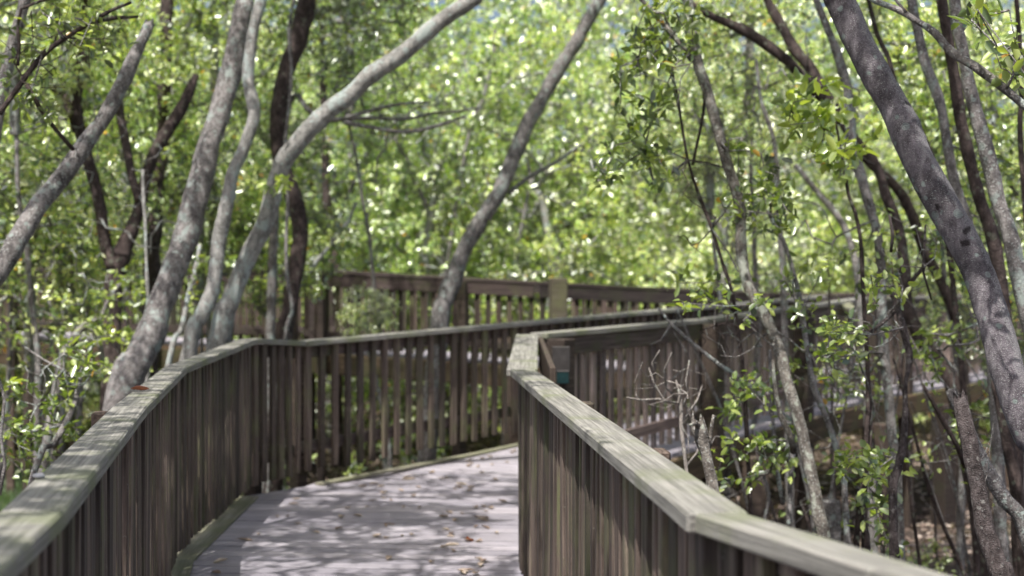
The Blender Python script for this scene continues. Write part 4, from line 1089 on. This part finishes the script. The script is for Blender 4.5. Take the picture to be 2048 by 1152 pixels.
# --- fallen leaves ----------------------------------------------------------
def fallen_mesh(i, ln, wd, curl):
    bm = bmesh.new()
    rows = 7
    grid = []
    for a in range(rows):
        t = a / (rows - 1)
        wv = wd * math.sin(math.pi * min(.97, t * .94 + .03)) ** .75 / 2
        row = []
        for b_ in (-1, -.5, 0, .5, 1):
            z = .002 + abs(b_) ** 1.6 * wv * curl + .25 * curl * ln * (t - .5) ** 2 + random.uniform(0, .0025)
            row.append(bm.verts.new(((t - .5) * ln, b_ * wv * (1 - .25 * curl * abs(b_)), z)))
        grid.append(row)
    for a in range(rows - 1):
        for b_ in range(4):
            bm.faces.new((grid[a][b_], grid[a + 1][b_], grid[a + 1][b_ + 1], grid[a][b_ + 1]))
    s = bm.verts.new((-.5 * ln - .012, .001, .003)); s2 = bm.verts.new((-.5 * ln - .012, -.001, .003))
    bm.faces.new((s, grid[0][1], grid[0][3], s2))
    lay = bm.verts.layers.float.new('rnd')
    for v in bm.verts: v[lay] = random.uniform(.0, 1) * .3 + .35 + i * .06
    me = bpy.data.meshes.new('fallen_leaf'); bm.to_mesh(me); bm.free()
    for p in me.polygons: p.use_smooth = True
    return me


FL = [fallen_mesh(i, random.uniform(.05, .08), random.uniform(.025, .036), random.uniform(.2, .8)) for i in range(8)]
for m_ in FL: m_.materials.append(DRY)
n_f = 0
while n_f < 130:
    y = random.uniform(6.9, 12.2) if random.random() < .85 else random.uniform(3, 7)
    if y < 10: x = random.uniform(-1.6, -.06)
    else:
        t = random.uniform(0, 2.6); q = random.uniform(.25, 1.35)
        x, y = B0.x + Bd.x * t + q * .785, B0.y + Bd.y * t - q * .62
    if y < 9 and x < -1.62 + (7.4 - y) * .19: continue
    if random.random() < .35 and y < 9.5: x = -.06 - abs(random.gauss(0, .22))
    o = link('fallen_leaf', FL[random.randrange(8)], None)
    s = random.uniform(.8, 1.4)
    o.scale = (s, s, s)
    o.location = (x, y, zdeck(x, y) + .003)
    o.rotation_euler = (random.gauss(0, .1), random.gauss(0, .1), random.uniform(0, 6.28))
    tag(o, 'dry curled leaf lying on the grey deck planks', 'leaf', 'dry leaves fallen on the deck')
    n_f += 1
o = link('fallen_leaf', fallen_mesh(4, .09, .045, .9), REDLEAF)
o.location = (-1.47, 5.62, 1.024); o.rotation_euler = (0, .05, .3); o.scale = (.8,) * 3
tag(o, 'reddish-brown curled leaf lying on the left railing cap', 'leaf')
o = link('fallen_leaf', fallen_mesh(4, .08, .045, .7), REDLEAF)
q = P(938, 1083, 8.02); o.location = (q.x, q.y, .004); o.rotation_euler = (.3, .3, 1.1)
tag(o, 'rust-red leaf standing out on the deck near the right railing', 'leaf')
# bird dropping
bm = bmesh.new(); bmesh.ops.create_icosphere(bm, subdivisions=3, radius=.014)
for v in bm.verts:
    v.co.z *= .45; v.co *= 1 + .3 * noise.noise(v.co * 60)
me = bpy.data.meshes.new('pebble'); bm.to_mesh(me); bm.free()
PALE, nt, b, _ = newmat('pale_stone'); nz = noise_tex(nt, coords(nt, (1, 1, 1), False), 60); L(nt, ramp(nt, nz, [(.3, (.3, .3, .32)), (.7, (.6, .6, .62))]), b.inputs['Base Color'])
o = link('pebble', me, PALE); o.location = (-1.02, 3.06, 1.026)
tag(o, 'small pale pebble resting on the near left railing cap', 'pebble')

# ---------------------------------------------------------- camera and light
cam = bpy.data.cameras.new('camera')
co = bpy.data.objects.new('camera', cam); COL.objects.link(co)
co.location = (0, 0, EYE); co.rotation_euler = (R(90), 0, 0)
cam.sensor_width = 36; cam.lens = 36 * F / 2048
cam.clip_start = .05; cam.clip_end = 3000
cam.dof.use_dof = True; cam.dof.focus_distance = 4.4; cam.dof.aperture_fstop = 3.0
scene.camera = co

sv = Vector((-.20, -.45, 1.0)).normalized()
elev = math.asin(sv.z); az = math.atan2(sv.x, sv.y)
sun = bpy.data.lights.new('sun', 'SUN'); sun.energy = 5.0; sun.angle = R(.53); sun.color = (1, .955, .89)
so = bpy.data.objects.new('sun', sun); COL.objects.link(so)
so.rotation_euler = (-sv).to_track_quat('-Z', 'Y').to_euler()
w = bpy.data.worlds.new('World'); scene.world = w; w.use_nodes = True
nt = w.node_tree
bg = nt.nodes['Background']
sky = nt.nodes.new('ShaderNodeTexSky'); sky.sky_type = 'NISHITA'; sky.sun_disc = False
sky.sun_elevation = elev; sky.sun_rotation = az % (2 * math.pi); sky.dust_density = 5.0
nt.links.new(sky.outputs[0], bg.inputs[0]); bg.inputs[1].default_value = .15

scene.view_settings.view_transform = 'Standard'; scene.view_settings.look = 'None'
scene.view_settings.exposure = 0; scene.view_settings.gamma = 1
cy = scene.cycles
cy.max_bounces = 8; cy.diffuse_bounces = 6; cy.glossy_bounces = 2; cy.transmission_bounces = 6; cy.transparent_max_bounces = 4
cy.use_denoising = True
cy.sample_clamp_indirect = 10; cy.sample_clamp_direct = 0
cy.caustics_reflective = False; cy.caustics_refractive = False
